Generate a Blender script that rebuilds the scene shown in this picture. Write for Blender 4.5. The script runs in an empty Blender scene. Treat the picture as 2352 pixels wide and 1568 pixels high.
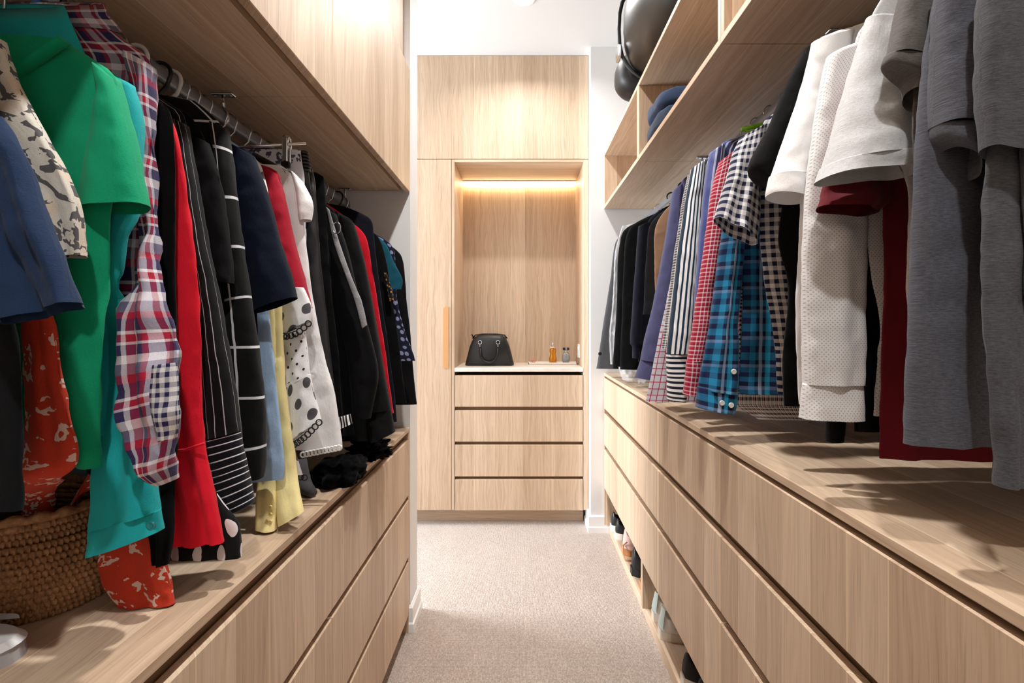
import bpy, bmesh, math, random
import numpy as np
from mathutils import Vector, noise
R = math.radians
PI = math.pi
scene = bpy.context.scene
C = scene.collection

# ------------------------------------------------------------------ camera
F = 1100.0                 # focal length in pixels of the 2352 px wide frame
CX, CY = 1198.0, 747.0     # vanishing point of the aisle
H = 1.15                   # eye height
cd = bpy.data.cameras.new('camera'); cam = bpy.data.objects.new('camera', cd); C.objects.link(cam)
cam.location = (0, 0, H); cam.rotation_euler = (R(90), 0, 0)
cd.sensor_width = 36; cd.lens = F / 2352 * 36
cd.shift_x = (1176 - CX) / 2352; cd.shift_y = (CY - 784) / 2352
cd.clip_start = 0.02
scene.camera = cam
# ------------------------------------------------------------------ light
w = bpy.data.worlds.new('world'); scene.world = w; w.use_nodes = True
bg = w.node_tree.nodes['Background']; bg.inputs[0].default_value = (0.93, 0.96, 1.0, 1); bg.inputs[1].default_value = 0.55
scene.view_settings.view_transform = 'Standard'; scene.view_settings.look = 'None'
scene.view_settings.gamma = 1; scene.view_settings.use_curve_mapping = False
scene.view_settings.exposure = 0.58
DOWN_POWER = 13.0
WINDOW_POWER = 135.0
def area(name, loc, rot, sx, sy, power, col, shape='RECTANGLE'):
    l = bpy.data.lights.new(name, 'AREA'); l.shape = shape; l.size = sx
    if shape in ('RECTANGLE', 'ELLIPSE'): l.size_y = sy
    l.energy = power; l.color = col
    o = bpy.data.objects.new(name, l); C.objects.link(o); o.location = loc; o.rotation_euler = rot
    return o
# daylight from the window of the adjoining room, opposite the opening on the left
area('window_daylight', (-2.9, 2.42, 1.5), (0, R(-90), 0), 1.9, 0.95, WINDOW_POWER, (0.9, 0.95, 1.0))

# ------------------------------------------------------------------ helpers
def px(u, v, y): return Vector(((u - CX) * y / F, y, H - (v - CY) * y / F))
def lin(c): return tuple((x/12.92 if x <= .04045 else ((x+.055)/1.055)**2.4) for x in c)
def rgb(r, g, b): return lin((r/255, g/255, b/255)) + (1,)
def thing(name, label, cat, loc=(0,0,0), group=None, kind=None):
    o = bpy.data.objects.new(name, None); C.objects.link(o); o.location = loc
    o.empty_display_size = .02
    if label: o['label'] = label
    if cat: o['category'] = cat
    if group: o['group'] = group
    if kind: o['kind'] = kind
    return o
def tag(o, label, cat, group=None):
    o['label'] = label; o['category'] = cat
    if group: o['group'] = group
    return o
def obj(name, bm, mat, parent=None, smooth=False, uv=None):
    if parent is not None:
        off = Vector(parent.location)
        if parent.parent: off += Vector(parent.parent.location)
        for v in bm.verts: v.co -= off
    bm.normal_update()
    me = bpy.data.meshes.new(name); bm.to_mesh(me); bm.free()
    if smooth:
        for p in me.polygons: p.use_smooth = True
    o = bpy.data.objects.new(name, me); C.objects.link(o)
    if mat: me.materials.append(mat)
    if parent is not None: o.parent = parent
    return o
def struct(name, bm, mat, smooth=False):
    o = obj(name, bm, mat, None, smooth); o['kind'] = 'structure'; return o
def bx(bm, x0, x1, y0, y1, z0, z1, bev=0.0, seg=1):
    r = bmesh.ops.create_cube(bm, size=1)
    vs = r['verts']
    for v in vs:
        v.co = Vector((x0 + (v.co.x+.5)*(x1-x0), y0 + (v.co.y+.5)*(y1-y0), z0 + (v.co.z+.5)*(z1-z0)))
    if bev > 0:
        es = list({e for v in vs for e in v.link_edges})
        bmesh.ops.bevel(bm, geom=es, offset=bev, segments=seg, affect='EDGES', profile=.5)
    return bm
def box(name, x0, x1, y0, y1, z0, z1, mat, parent=None, bev=0.0, seg=1):
    return obj(name, bx(bmesh.new(), x0, x1, y0, y1, z0, z1, bev, seg), mat, parent)
def sweep(bm, pts, rad, seg=8, closed=False, cap=True, flat=1.0):
    pts = [Vector(p) for p in pts]; n = len(pts); rings = []
    up = None
    for i, p in enumerate(pts):
        a = pts[(i-1) % n] if (closed or i > 0) else p
        b = pts[(i+1) % n] if (closed or i < n-1) else p
        d = (b - a).normalized()
        if up is None:
            up = Vector((0,0,1)) if abs(d.z) < .9 else Vector((0,1,0))
        s = d.cross(up)
        if s.length < 1e-5: s = d.cross(Vector((1,0,0)))
        s.normalize(); up = s.cross(d).normalized()
        r = rad[i] if isinstance(rad, (list, tuple)) else rad
        rings.append([bm.verts.new(p + (s*math.cos(2*PI*k/seg) + up*math.sin(2*PI*k/seg)*flat)*r) for k in range(seg)])
    m = n if closed else n-1
    for i in range(m):
        A, B = rings[i], rings[(i+1) % n]
        for k in range(seg):
            bm.faces.new((A[k], A[(k+1) % seg], B[(k+1) % seg], B[k]))
    if cap and not closed:
        bm.faces.new(rings[0][::-1]); bm.faces.new(rings[-1])
    return bm
def lathe(bm, prof, cx, cy, seg=24, sx=1.0, sy=1.0):
    rings = []
    for r, z in prof:
        rings.append([bm.verts.new((cx + r*sx*math.cos(2*PI*k/seg), cy + r*sy*math.sin(2*PI*k/seg), z)) for k in range(seg)])
    for A, B in zip(rings, rings[1:]):
        for k in range(seg): bm.faces.new((A[k], A[(k+1) % seg], B[(k+1) % seg], B[k]))
    bm.faces.new(rings[0][::-1]); bm.faces.new(rings[-1])
    return bm
def arc(c, r, a0, a1, n, plane='xz'):
    out = []
    for i in range(n+1):
        a = R(a0 + (a1-a0)*i/n); p, q = r*math.cos(a), r*math.sin(a)
        out.append({'xz': (c[0]+p, c[1], c[2]+q), 'yz': (c[0], c[1]+p, c[2]+q), 'xy': (c[0]+p, c[1]+q, c[2])}[plane])
    return out

# ------------------------------------------------------------------ materials
def newmat(name):
    m = bpy.data.materials.new(name); m.use_nodes = True
    nt = m.node_tree; b = nt.nodes['Principled BSDF']
    return m, nt, b
def N(nt, typ, **kw):
    n = nt.nodes.new(typ)
    for k, v in kw.items(): setattr(n, k, v)
    return n
def math_(nt, op, a, b=None, c=None):
    n = N(nt, 'ShaderNodeMath', operation=op)
    for i, x in enumerate((a, b, c)):
        if x is None: continue
        if isinstance(x, (int, float)): n.inputs[i].default_value = x
        else: nt.links.new(x, n.inputs[i])
    return n.outputs[0]
def mixc(nt, fac, a, b, mode='MIX'):
    n = N(nt, 'ShaderNodeMix', data_type='RGBA', blend_type=mode)
    for s, x in ((n.inputs[0], fac), (n.inputs[6], a), (n.inputs[7], b)):
        if isinstance(x, (int, float)): s.default_value = x
        elif isinstance(x, tuple): s.default_value = x
        else: nt.links.new(x, s)
    return n.outputs[2]
def ramp(nt, fac, stops, interp='LINEAR'):
    n = N(nt, 'ShaderNodeValToRGB'); cr = n.color_ramp; cr.interpolation = interp
    while len(cr.elements) < len(stops): cr.elements.new(.5)
    for e, (p, c) in zip(cr.elements, stops):
        e.position = p; e.color = c if isinstance(c, tuple) else (c, c, c, 1)
    nt.links.new(fac, n.inputs[0]); return n.outputs[0]
def bump(nt, b, h, strength=.3, dist=.002):
    n = N(nt, 'ShaderNodeBump'); n.inputs['Strength'].default_value = strength; n.inputs['Distance'].default_value = dist
    nt.links.new(h, n.inputs['Height']); nt.links.new(n.outputs[0], b.inputs['Normal'])
def plain(name, col, rough=.5, metal=0.0, **kw):
    m, nt, b = newmat(name); b.inputs['Base Color'].default_value = col
    b.inputs['Roughness'].default_value = rough; b.inputs['Metallic'].default_value = metal
    for k, v in kw.items(): b.inputs[k.replace('_', ' ')].default_value = v
    return m
def comb(nt, x, y, z):
    n = N(nt, 'ShaderNodeCombineXYZ')
    for i, s in enumerate((x, y, z)):
        if isinstance(s, (int, float)): n.inputs[i].default_value = s
        else: nt.links.new(s, n.inputs[i])
    return n.outputs[0]
def noise_(nt, vec, scale=1, detail=4, rough=.6):
    n = N(nt, 'ShaderNodeTexNoise'); n.inputs['Scale'].default_value = scale
    n.inputs['Detail'].default_value = detail; n.inputs['Roughness'].default_value = rough
    nt.links.new(vec, n.inputs['Vector']); return n.outputs['Fac']
WOOD = ((181, 152, 126), (219, 195, 169))
def wood(name, grain='z', plank=.085):
    """light limed-oak laminate: boards of slightly different tone printed on one panel, fine pores along the grain"""
    m, nt, b = newmat(name)
    g = N(nt, 'ShaderNodeNewGeometry'); s = N(nt, 'ShaderNodeSeparateXYZ'); nt.links.new(g.outputs['Position'], s.inputs[0])
    x, y, z = s.outputs
    if grain == 'z': along, across = z, math_(nt, 'ADD', x, y)
    elif grain == 'y': along, across = y, math_(nt, 'ADD', x, z)
    else: along, across = x, math_(nt, 'ADD', y, z)
    wob = noise_(nt, comb(nt, math_(nt, 'MULTIPLY', across, 14), 0, 0), 1, 1)
    cell = math_(nt, 'ADD', math_(nt, 'DIVIDE', across, plank), math_(nt, 'MULTIPLY', wob, 1.3))
    idx = math_(nt, 'FLOOR', cell); fr = math_(nt, 'FRACT', cell)
    wn = N(nt, 'ShaderNodeTexWhiteNoise', noise_dimensions='1D'); nt.links.new(idx, wn.inputs['W'])
    tone = wn.outputs['Value']
    ac2 = math_(nt, 'ADD', across, math_(nt, 'MULTIPLY', tone, 7.3))
    wav = noise_(nt, comb(nt, math_(nt, 'MULTIPLY', ac2, 9), math_(nt, 'MULTIPLY', along, 2.2), 0), 1, 2)
    pores = noise_(nt, comb(nt, math_(nt, 'ADD', math_(nt, 'MULTIPLY', ac2, 330), math_(nt, 'MULTIPLY', wav, 5)), math_(nt, 'MULTIPLY', along, 7), tone), 1, 3, .65)
    streak = noise_(nt, comb(nt, math_(nt, 'ADD', math_(nt, 'MULTIPLY', ac2, 70), math_(nt, 'MULTIPLY', wav, 7)), math_(nt, 'MULTIPLY', along, 1.3), 3), 1, 3, .6)
    f = math_(nt, 'ADD', math_(nt, 'MULTIPLY', streak, .75), math_(nt, 'MULTIPLY', tone, .30))
    base = ramp(nt, f, [(.22, rgb(*WOOD[0])), (.72, rgb(*WOOD[1]))])
    pd = ramp(nt, pores, [(.30, .74), (.46, .97), (.62, 1.0), (.72, 1.06)])
    col = mixc(nt, 1.0, base, pd, 'MULTIPLY')
    edge = math_(nt, 'LESS_THAN', fr, .035)
    edge = math_(nt, 'MULTIPLY', edge, math_(nt, 'GREATER_THAN', tone, .45))
    col = mixc(nt, math_(nt, 'MULTIPLY', edge, .55), col, rgb(240, 214, 182))
    nt.links.new(col, b.inputs['Base Color']); b.inputs['Roughness'].default_value = .48
    b.inputs['Specular IOR Level'].default_value = .35
    bump(nt, b, pores, .12, .0006)
    return m
M = {}
M['wood_v'] = wood('oak_vertical_grain', 'z'); M['wood_l'] = wood('oak_lengthwise_grain', 'y'); M['wood_x'] = wood('oak_crosswise_grain', 'x')
M['white'] = plain('white_wall_paint', rgb(233, 233, 233), .7)
M['ceil'] = plain('white_ceiling_paint', rgb(216, 217, 217), .8)
M['trim'] = plain('white_gloss_trim', rgb(242, 243, 244), .4)
M['stone'] = None
def stone():
    m, nt, b = newmat('pale_stone'); t = N(nt, 'ShaderNodeTexCoord')
    n = noise_(nt, t.outputs['Object'], 30, 5); nt.links.new(ramp(nt, n, [(.3, rgb(226, 215, 203)), (.7, rgb(240, 233, 225))]), b.inputs['Base Color'])
    b.inputs['Roughness'].default_value = .3; return m
M['stone'] = stone()
def carpet():
    m, nt, b = newmat('loop_pile_carpet')
    g = N(nt, 'ShaderNodeNewGeometry'); s = N(nt, 'ShaderNodeSeparateXYZ'); nt.links.new(g.outputs['Position'], s.inputs[0])
    x, y, z = s.outputs
    v = N(nt, 'ShaderNodeTexVoronoi', feature='F1', voronoi_dimensions='2D'); v.inputs['Scale'].default_value = 1; v.inputs['Randomness'].default_value = .35
    nt.links.new(comb(nt, math_(nt, 'MULTIPLY', x, 205), math_(nt, 'MULTIPLY', y, 170), 0), v.inputs['Vector'])
    d = v.outputs['Distance']
    big = noise_(nt, comb(nt, math_(nt, 'MULTIPLY', x, 9), math_(nt, 'MULTIPLY', y, 5), 0), 1, 4)
    col = ramp(nt, v.outputs['Color'], [(.0, rgb(182, 164, 153)), (.5, rgb(199, 183, 172)), (1, rgb(216, 203, 194))])
    col = mixc(nt, 1.0, col, ramp(nt, d, [(.15, 1.0), (.75, .58)]), 'MULTIPLY')
    col = mixc(nt, 1.0, col, ramp(nt, big, [(.3, .95), (.7, 1.05)]), 'MULTIPLY')
    nt.links.new(col, b.inputs['Base Color']); b.inputs['Roughness'].default_value = .95
    b.inputs['Sheen Weight'].default_value = .2
    bump(nt, b, math_(nt, 'SUBTRACT', 1.0, d), .8, .004)
    return m
M['carpet'] = carpet()
M['chrome'] = plain('chrome', rgb(215, 217, 220), .18, 1.0)
M['rail'] = plain('satin_aluminium_rail', rgb(150, 153, 158), .35, .35)
M['wire'] = plain('galvanised_wire', rgb(205, 206, 208), .25, 1.0)
M['blkplastic'] = plain('black_plastic', rgb(20, 20, 22), .35)
M['whtplastic'] = plain('white_plastic', rgb(240, 240, 238), .4)
M['blueplastic'] = plain('blue_plastic', rgb(70, 130, 215), .4)
M['greenplastic'] = plain('lime_green_plastic', rgb(120, 195, 30), .4)
M['woodhanger'] = plain('beech_hanger', rgb(214, 170, 120), .45)
M['greyplastic'] = plain('grey_flocked_plastic', rgb(92, 92, 95), .6)
M['whitebutton'] = plain('white_button', rgb(240, 240, 236), .3)

def uvs(nt):
    u = N(nt, 'ShaderNodeUVMap'); s = N(nt, 'ShaderNodeSeparateXYZ'); nt.links.new(u.outputs[0], s.inputs[0])
    return s.outputs[0], s.outputs[1]
def finish(m, nt, b, col, rough=.85, sheen=.25, weave=1.0, spec=.2):
    u, v = uvs(nt)
    n = noise_(nt, comb(nt, math_(nt, 'MULTIPLY', u, 900), math_(nt, 'MULTIPLY', v, 900), 0), 1, 2)
    n2 = noise_(nt, comb(nt, math_(nt, 'MULTIPLY', u, 28), math_(nt, 'MULTIPLY', v, 14), 0), 1, 4)
    col = mixc(nt, 1.0, col, ramp(nt, n, [(.3, .88), (.7, 1.1)]), 'MULTIPLY')
    if isinstance(col, tuple): b.inputs['Base Color'].default_value = col
    else: nt.links.new(col, b.inputs['Base Color'])
    b.inputs['Roughness'].default_value = rough; b.inputs['Sheen Weight'].default_value = sheen*.3
    b.inputs['Sheen Roughness'].default_value = .5; b.inputs['Specular IOR Level'].default_value = spec
    h = math_(nt, 'ADD', math_(nt, 'MULTIPLY', n, .12), n2)
    bump(nt, b, h, .35*weave, .008)
    return m
def cloth(name, c, rough=.85, sheen=.25, weave=1.0, spec=.2):
    m, nt, b = newmat(name)
    return finish(m, nt, b, rgb(*c), rough, sheen, weave, spec)
def fract(nt, s, period, off=0.0):
    return math_(nt, 'FRACT', math_(nt, 'ADD', math_(nt, 'DIVIDE', s, period), off))
def stops(lst): return [(p, rgb(*c)) for p, c in lst]
def woven(name, pu, su, pv=None, sv=None, fac=.5, **kw):
    """bands of warp colour along u and of weft colour along v, averaged as in real weaving"""
    m, nt, b = newmat(name); u, v = uvs(nt)
    cu = ramp(nt, fract(nt, u, pu), stops(su), 'CONSTANT') if su else None
    cv = ramp(nt, fract(nt, v, pv), stops(sv), 'CONSTANT') if sv else None
    col = cu if cv is None else cv if cu is None else mixc(nt, fac, cu, cv)
    return finish(m, nt, b, col, **kw)
def lines(name, base, line, pu=None, wu=.06, pv=None, wv=.06, off=.5, **kw):
    """thin lines on a ground colour"""
    m, nt, b = newmat(name); u, v = uvs(nt); f = None
    for s, p, wd in ((u, pu, wu), (v, pv, wv)):
        if p:
            g = math_(nt, 'LESS_THAN', fract(nt, s, p, off if s is u else .5), wd)
            f = g if f is None else math_(nt, 'MAXIMUM', f, g)
    return finish(m, nt, b, mixc(nt, f, rgb(*base), rgb(*line)), **kw)
def dots(name, base, dot, scale, rad, rnd=0.0, **kw):
    m, nt, b = newmat(name); u, v = uvs(nt)
    if rnd > 0:
        vo = N(nt, 'ShaderNodeTexVoronoi', feature='F1', voronoi_dimensions='2D'); vo.inputs['Scale'].default_value = scale
        vo.inputs['Randomness'].default_value = rnd; nt.links.new(comb(nt, u, v, 0), vo.inputs['Vector'])
        d = vo.outputs['Distance']
    else:
        vs_ = math_(nt, 'MULTIPLY', v, scale*1.1)
        us_ = math_(nt, 'ADD', math_(nt, 'MULTIPLY', u, scale*.62), math_(nt, 'MULTIPLY', math_(nt, 'MODULO', math_(nt, 'FLOOR', vs_), 2.0), .5))
        du = math_(nt, 'DIVIDE', math_(nt, 'SUBTRACT', math_(nt, 'FRACT', us_), .5), .62); dv = math_(nt, 'DIVIDE', math_(nt, 'SUBTRACT', math_(nt, 'FRACT', vs_), .5), 1.1)
        d = math_(nt, 'SQRT', math_(nt, 'ADD', math_(nt, 'MULTIPLY', du, du), math_(nt, 'MULTIPLY', dv, dv)))
    f = math_(nt, 'LESS_THAN', d, rad)
    return finish(m, nt, b, mixc(nt, f, rgb(*base), rgb(*dot)), **kw)
def heather(name, a, c, **kw):
    m, nt, b = newmat(name); u, v = uvs(nt)
    n = noise_(nt, comb(nt, math_(nt, 'MULTIPLY', u, 140), math_(nt, 'MULTIPLY', v, 700), 0), 1, 4, .7)
    return finish(m, nt, b, ramp(nt, n, [(.3, rgb(*a)), (.7, rgb(*c))]), **kw)
def leopard(name, base, spot, warm):
    m, nt, b = newmat(name); u, v = uvs(nt)
    p = comb(nt, u, v, 0)
    warp = noise_(nt, p, 26, 2); vec = comb(nt, math_(nt, 'ADD', u, math_(nt, 'MULTIPLY', warp, .05)), math_(nt, 'ADD', v, math_(nt, 'MULTIPLY', warp, .03)), 0)
    vo = N(nt, 'ShaderNodeTexVoronoi', feature='DISTANCE_TO_EDGE', voronoi_dimensions='2D'); vo.inputs['Scale'].default_value = 34
    nt.links.new(vec, vo.inputs['Vector'])
    brk = noise_(nt, p, 70, 2)
    f = math_(nt, 'MULTIPLY', math_(nt, 'LESS_THAN', vo.outputs['Distance'], .15), math_(nt, 'GREATER_THAN', brk, .50))
    ww = ramp(nt, noise_(nt, p, 14, 2), [(.48, 0.0), (.6, 1.0)])
    col = mixc(nt, ww, rgb(*base), rgb(*warm)); col = mixc(nt, f, col, rgb(*spot))
    return finish(m, nt, b, col)
def floral(name, base, fl, scale=16, thr=.55):
    m, nt, b = newmat(name); u, v = uvs(nt); p = comb(nt, u, v, 0)
    n = noise_(nt, p, scale*1.4, 3, .5); vo = N(nt, 'ShaderNodeTexVoronoi', feature='F1', voronoi_dimensions='2D'); vo.inputs['Scale'].default_value = scale
    nt.links.new(comb(nt, math_(nt, 'ADD', u, math_(nt, 'MULTIPLY', n, .07)), math_(nt, 'ADD', v, math_(nt, 'MULTIPLY', n, .05)), 0), vo.inputs['Vector'])
    f = math_(nt, 'MULTIPLY', math_(nt, 'LESS_THAN', vo.outputs['Distance'], thr*.62), math_(nt, 'GREATER_THAN', noise_(nt, p, scale*3.4, 1), .5))
    return finish(m, nt, b, mixc(nt, f, rgb(*base), rgb(*fl)))

# ------------------------------------------------------------------ room shell
XL, XR, YB, ZC = -.95, .95, -1.3, 2.70
box_ = lambda *a: bx(bmesh.new(), *a)
struct('floor', box_(-1.9, XR+.1, YB, 3.4, -.05, 0), M['carpet'])
struct('ceiling', box_(-1.9, XR+.1, YB, 3.4, ZC, ZC+.05), M['ceil'])
struct('wall_left', box_(XL-.1, XL, YB, 1.81, 0, ZC), M['white'])
struct('wall_right', box_(XR, XR+.1, YB, 2.667, 0, ZC), M['white'])
struct('wall_back', box_(-1.9, XR+.1, 3.22, 3.32, 0, ZC), M['white'])
struct('wall_rear', box_(XL-.1, XR+.1, YB-.1, YB, 0, ZC), M['white'])
struct('wall_nib_left', box_(XL-.1, -.421, 1.81, 1.93, 0, ZC), M['white'])
struct('wall_nib_right', box_(.385, XR+.1, 2.667, 3.22, 0, ZC), M['white'])
def skirting(name, pts):
    """profile swept around a plan polyline: chamfered top"""
    bm = bmesh.new(); prof = [(0, 0), (.016, 0), (.016, .03), (.011, .035), (.011, .088), (.004, .096), (0, .096)]
    n = len(pts); rings = []
    for i, (x, y) in enumerate(pts):
        def nrm(a, b_):
            d = Vector((b_[0]-a[0], b_[1]-a[1])).normalized(); return Vector((d.y, -d.x))
        ns = []
        if i > 0: ns.append(nrm(pts[i-1], pts[i]))
        if i < n-1: ns.append(nrm(pts[i], pts[i+1]))
        o = sum(ns, Vector((0, 0)))
        if len(ns) == 2: o = o / (1 + ns[0].dot(ns[1]))
        rings.append([bm.verts.new((x + o.x*a, y + o.y*a, h)) for a, h in prof])
    for A, B in zip(rings, rings[1:]):
        for k in range(len(prof)-1): bm.faces.new((A[k], B[k], B[k+1], A[k+1]))
    bm.faces.new(rings[0]); bm.faces.new(rings[-1][::-1])
    bmesh.ops.recalc_face_normals(bm, faces=bm.faces[:])
    return struct(name, bm, M['trim'])
skirting('baseboard_left', [(-.47, 1.809), (-.42, 1.809), (-.42, 1.931), (-.95, 1.931)])
skirting('baseboard_right', [(.384, 2.815), (.384, 2.666), (.484, 2.666)])

# ------------------------------------------------------------------ end cabinet with lit niche
YE = 2.75; s_e = F / YE
ex = lambda u: (u - CX) / s_e
ez = lambda v: H - (v - CY) / s_e
ec = thing('end_cabinet', 'tall oak cabinet with lit niche and four drawers across the end of the closet', 'cabinet', (0, YE+.2, 0))
xl, xn, xr = -.80, ex(1040), .383
box('top_panel', xl, xr, YE, YE+.018, ez(364.5), ZC-.002, M['wood_v'], ec, .001)
dr = obj('tall_door', bx(bmesh.new(), xl, ex(1036.5), YE, YE+.018, ez(1171), ez(366), .001), M['wood_v'], ec)
# rounded finger-pull slot let into the door edge
bm = bmesh.new(); u0, u1, v0, v1 = ex(1018), ex(1030), ez(846), ez(705)
pts = [(u1, v0), (u1, v1)] + [(u0+.012+.012*math.cos(R(a)), v1-.014+.014*math.sin(R(a))) for a in range(90, 181, 15)] + [(u0+.012+.012*math.cos(R(a)), v0+.014+.014*math.sin(R(a))) for a in range(180, 271, 15)]
f1 = [bm.verts.new((a, YE-.003, b_)) for a, b_ in pts]; f2 = [bm.verts.new((a, YE+.006, b_)) for a, b_ in pts]
bm.faces.new(f1)
for i in range(len(pts)): bm.faces.new((f1[i], f2[i], f2[(i+1) % len(pts)], f1[(i+1) % len(pts)]))
bmesh.ops.recalc_face_normals(bm, faces=bm.faces[:])
pull = obj('finger_pull', bm, plain('honey_oak_pull', rgb(203, 150, 98), .5), dr); pull['label'] = 'rounded honey-coloured finger pull'
box('door_side', xl, ex(1036.5), YE+.018, YE+.40, .09, 2.11, M['wood_v'], ec)
xi0, xi1 = ex(1044), ex(1340)
zt = ez(372); zcount = .906
box('niche_side', ex(1037.5), xi0, YE, YE+.42, ez(1171), ez(366), M['wood_v'], ec, .001)
box('niche_side', xi1, xr, YE, YE+.42, ez(1171), ez(366), M['wood_v'], ec, .001)
box('niche_top', xi0, xi1, YE, YE+.42, zt, ez(366), M['wood_x'], ec, .001)
box('niche_back', xi0, xi1, YE+.402, YE+.42, .4, zt, M['wood_v'], ec)
box('carcass', xi0, xi1, YE+.03, YE+.40, .08, .86, plain('dark_oak_recess', rgb(150, 116, 84), .6), ec)
rows = [(862, 934), (942, 1014), (1021.5, 1094), (1101, 1172)]
for a, b_ in rows:
    box('drawer_front', xi0+.003, xi1-.003, YE, YE+.019, ez(b_), ez(a), M['wood_v'], ec, .0015)
box('kick_board', xl, xr-.02, YE+.07, YE+.085, 0, ez(1171)+.005, M['wood_x'], ec)
box('bottom_panel', xl, xr, YE+.018, YE+.40, ez(1171), ez(1171)+.016, M['wood_x'], ec)
ct = thing('countertop', 'thin pale stone top over the drawers of the end cabinet', 'countertop', (0, YE+.2, zcount-.022))
box('slab', xi0+.001, xi1-.001, YE-.002, YE+.401, zcount-.022, zcount, M['stone'], ct, .0015)
# LED strip in the back upper corner of the niche
led = thing('led_strip_light', 'warm glowing LED strip along the top back edge of the niche', 'light', (0, YE+.37, zt-.02))
box('channel', xi0+.004, xi1-.004, YE+.355, YE+.401, zt-.004, zt-.0005, M['rail'], led)
mled, nt_, b_ = newmat('warm_led'); b_.inputs['Emission Color'].default_value = (1, .72, .40, 1); b_.inputs['Emission Strength'].default_value = 16
b_.inputs['Base Color'].default_value = (1, .9, .75, 1)
box('diffuser', xi0+.006, xi1-.006, YE+.372, YE+.398, zt-.014, zt-.004, mled, led)
# power outlet
po = thing('power_outlet', 'white power outlet plate on the right side of the niche', 'outlet', (xi1, YE+.20, 1.0))
box('plate', xi1-.007, xi1+.001, YE+.165, YE+.24, .952, 1.035, M['whtplastic'], po, .002)
box('switch', xi1-.010, xi1-.006, YE+.185, YE+.20, 1.0, 1.02, M['whtplastic'], po, .001)
cb = tag(obj('charging_cable', sweep(bmesh.new(), [(xi1-.012, YE+.205, .965), (xi1-.02, YE+.205, .94), (xi1-.016, YE+.198, .92), (xi1-.010, YE+.195, .9085)], .0022, 6), plain('brown_cable', rgb(120, 90, 70), .6), None, True), 'short brown cable hanging from the outlet to the counter', 'cable')

# ------------------------------------------------------------------ left base cabinets
FL = -.421      # front plane of the left joinery
UL = [1.806, 1.065, .325, -.415, -1.15]
dark_in = plain('oak_recess', rgb(140, 108, 78), .6)
lab = ['at the white nib wall', 'under the hanging trousers and coats', 'under the basket', 'beside the camera position']
for i in range(4):
    y1, y0 = UL[i], UL[i+1]
    t = thing('base_cabinet', 'oak three-drawer base cabinet under the low bench, ' + ['against the white nib wall', 'below the wicker basket', 'next to the basket\'s one', 'at the entrance end'][i], 'cabinet', (-.68, (y0+y1)/2, 0), 'low drawer cabinets')
    box('carcass', XL+.003, FL-.022, y0+.001, y1-.001, .065, .748, dark_in, t)
    box('kick_board', FL-.075, FL-.06, y0+.001, y1-.001, 0, .07, M['wood_l'], t)
    if i == 0: box('end_panel', FL-.03, FL-.002, y1-.016, y1, 0, .751, M['wood_v'], t); y1 -= .018
    for a, b_ in ((.724, .517), (.500, .287), (.268, .070)):
        box('drawer_front', FL-.019, FL, y0+.0012, y1-.0012, b_, a, M['wood_v'], t, .002)
bl = thing('bench_top', 'long oak bench top below the women\'s clothes', 'worktop', (-.68, .4, .751))
box('slab', XL+.002, FL, UL[4], UL[0], .751, .767, M['wood_l'], bl, .0015)
# left upper cabinets
for i in range(4):
    y1, y0 = UL[i], UL[i+1]
    t = thing('wall_cabinet', 'oak overhead cabinet with flush door above the left rail, ' + ['against the white nib wall', 'second from the white nib wall', 'third from the white nib wall', 'at the entrance end'][i], 'cabinet', (-.68, (y0+y1)/2, 1.655), 'overhead cabinets')
    box('carcass', XL+.003, -.458, y0+.0008, y1-.0008, 1.658, 2.108, M['wood_l'], t, .0008)
    box('recess_strip', -.458, -.440, y0+.001, y1-.001, 1.672, 2.108, dark_in, t)
    box('door', -.440, FL, y0+.0012, y1-.0012, 1.652, 2.112, M['wood_v'], t, .0015)
t = thing('bulkhead_panel', 'plain oak filler panel between overhead cabinets and ceiling', 'panel', (-.5, .4, 2.112))
for i in range(4): box('board', -.475, -.443, UL[i+1]+.0006, UL[i]-.0006, 2.1125, ZC-.001, M['wood_v'], t)

# ------------------------------------------------------------------ right base cabinets with shoe shelf
FR = .458
UR = [2.664, 1.887, 1.102, .318, -.466]
ZB = .886
for i in range(4):
    y1, y0 = UR[i], UR[i+1]
    t = thing('base_cabinet', 'oak three-drawer base cabinet above the open shoe shelf, ' + ['against the white end wall', 'over the white sneakers', 'below the grey t-shirts', 'at the entrance end'][i], 'cabinet', (.7, (y0+y1)/2, 0), 'tall drawer cabinets')
    box('carcass', FR+.022, XR-.003, y0+.001, y1-.001, .25, .869, dark_in, t)
    box('bottom_panel', FR+.019, XR-.003, y0+.001, y1-.001, .236, .2505, M['wood_l'], t)
    box('side_panel', .472, XR-.003, y1-.018, y1-.001, .045, .237, M['wood_v'], t)
    box('side_panel', .472, XR-.003, y0+.001, y0+.008, .045, .237, M['wood_v'], t)
    box('back_panel', XR-.016, XR-.003, y0+.008, y1-.018, .045, .237, M['wood_l'], t)
    box('shoe_shelf', .485, XR-.003, y0+.001, y1-.001, 0, .045, M['wood_l'], t, .001)
    ye = y1
    if i == 0: box('end_panel', FR+.001, FR+.021, y1-.010, y1, .045, .869, M['wood_v'], t); ye = y1-.011
    for a, b_ in ((.860, .689), (.664, .489), (.465, .250)):
        box('drawer_front', FR, FR+.019, y0+.0012, ye-.0012, b_, a, M['wood_v'], t, .002)
br = thing('bench_top', 'long oak bench top below the men\'s shirts', 'worktop', (.7, 1.0, .870))
box('slab', FR, XR-.002, UR[4], UR[0], .870, ZB, M['wood_l'], br, .0015)
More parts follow.
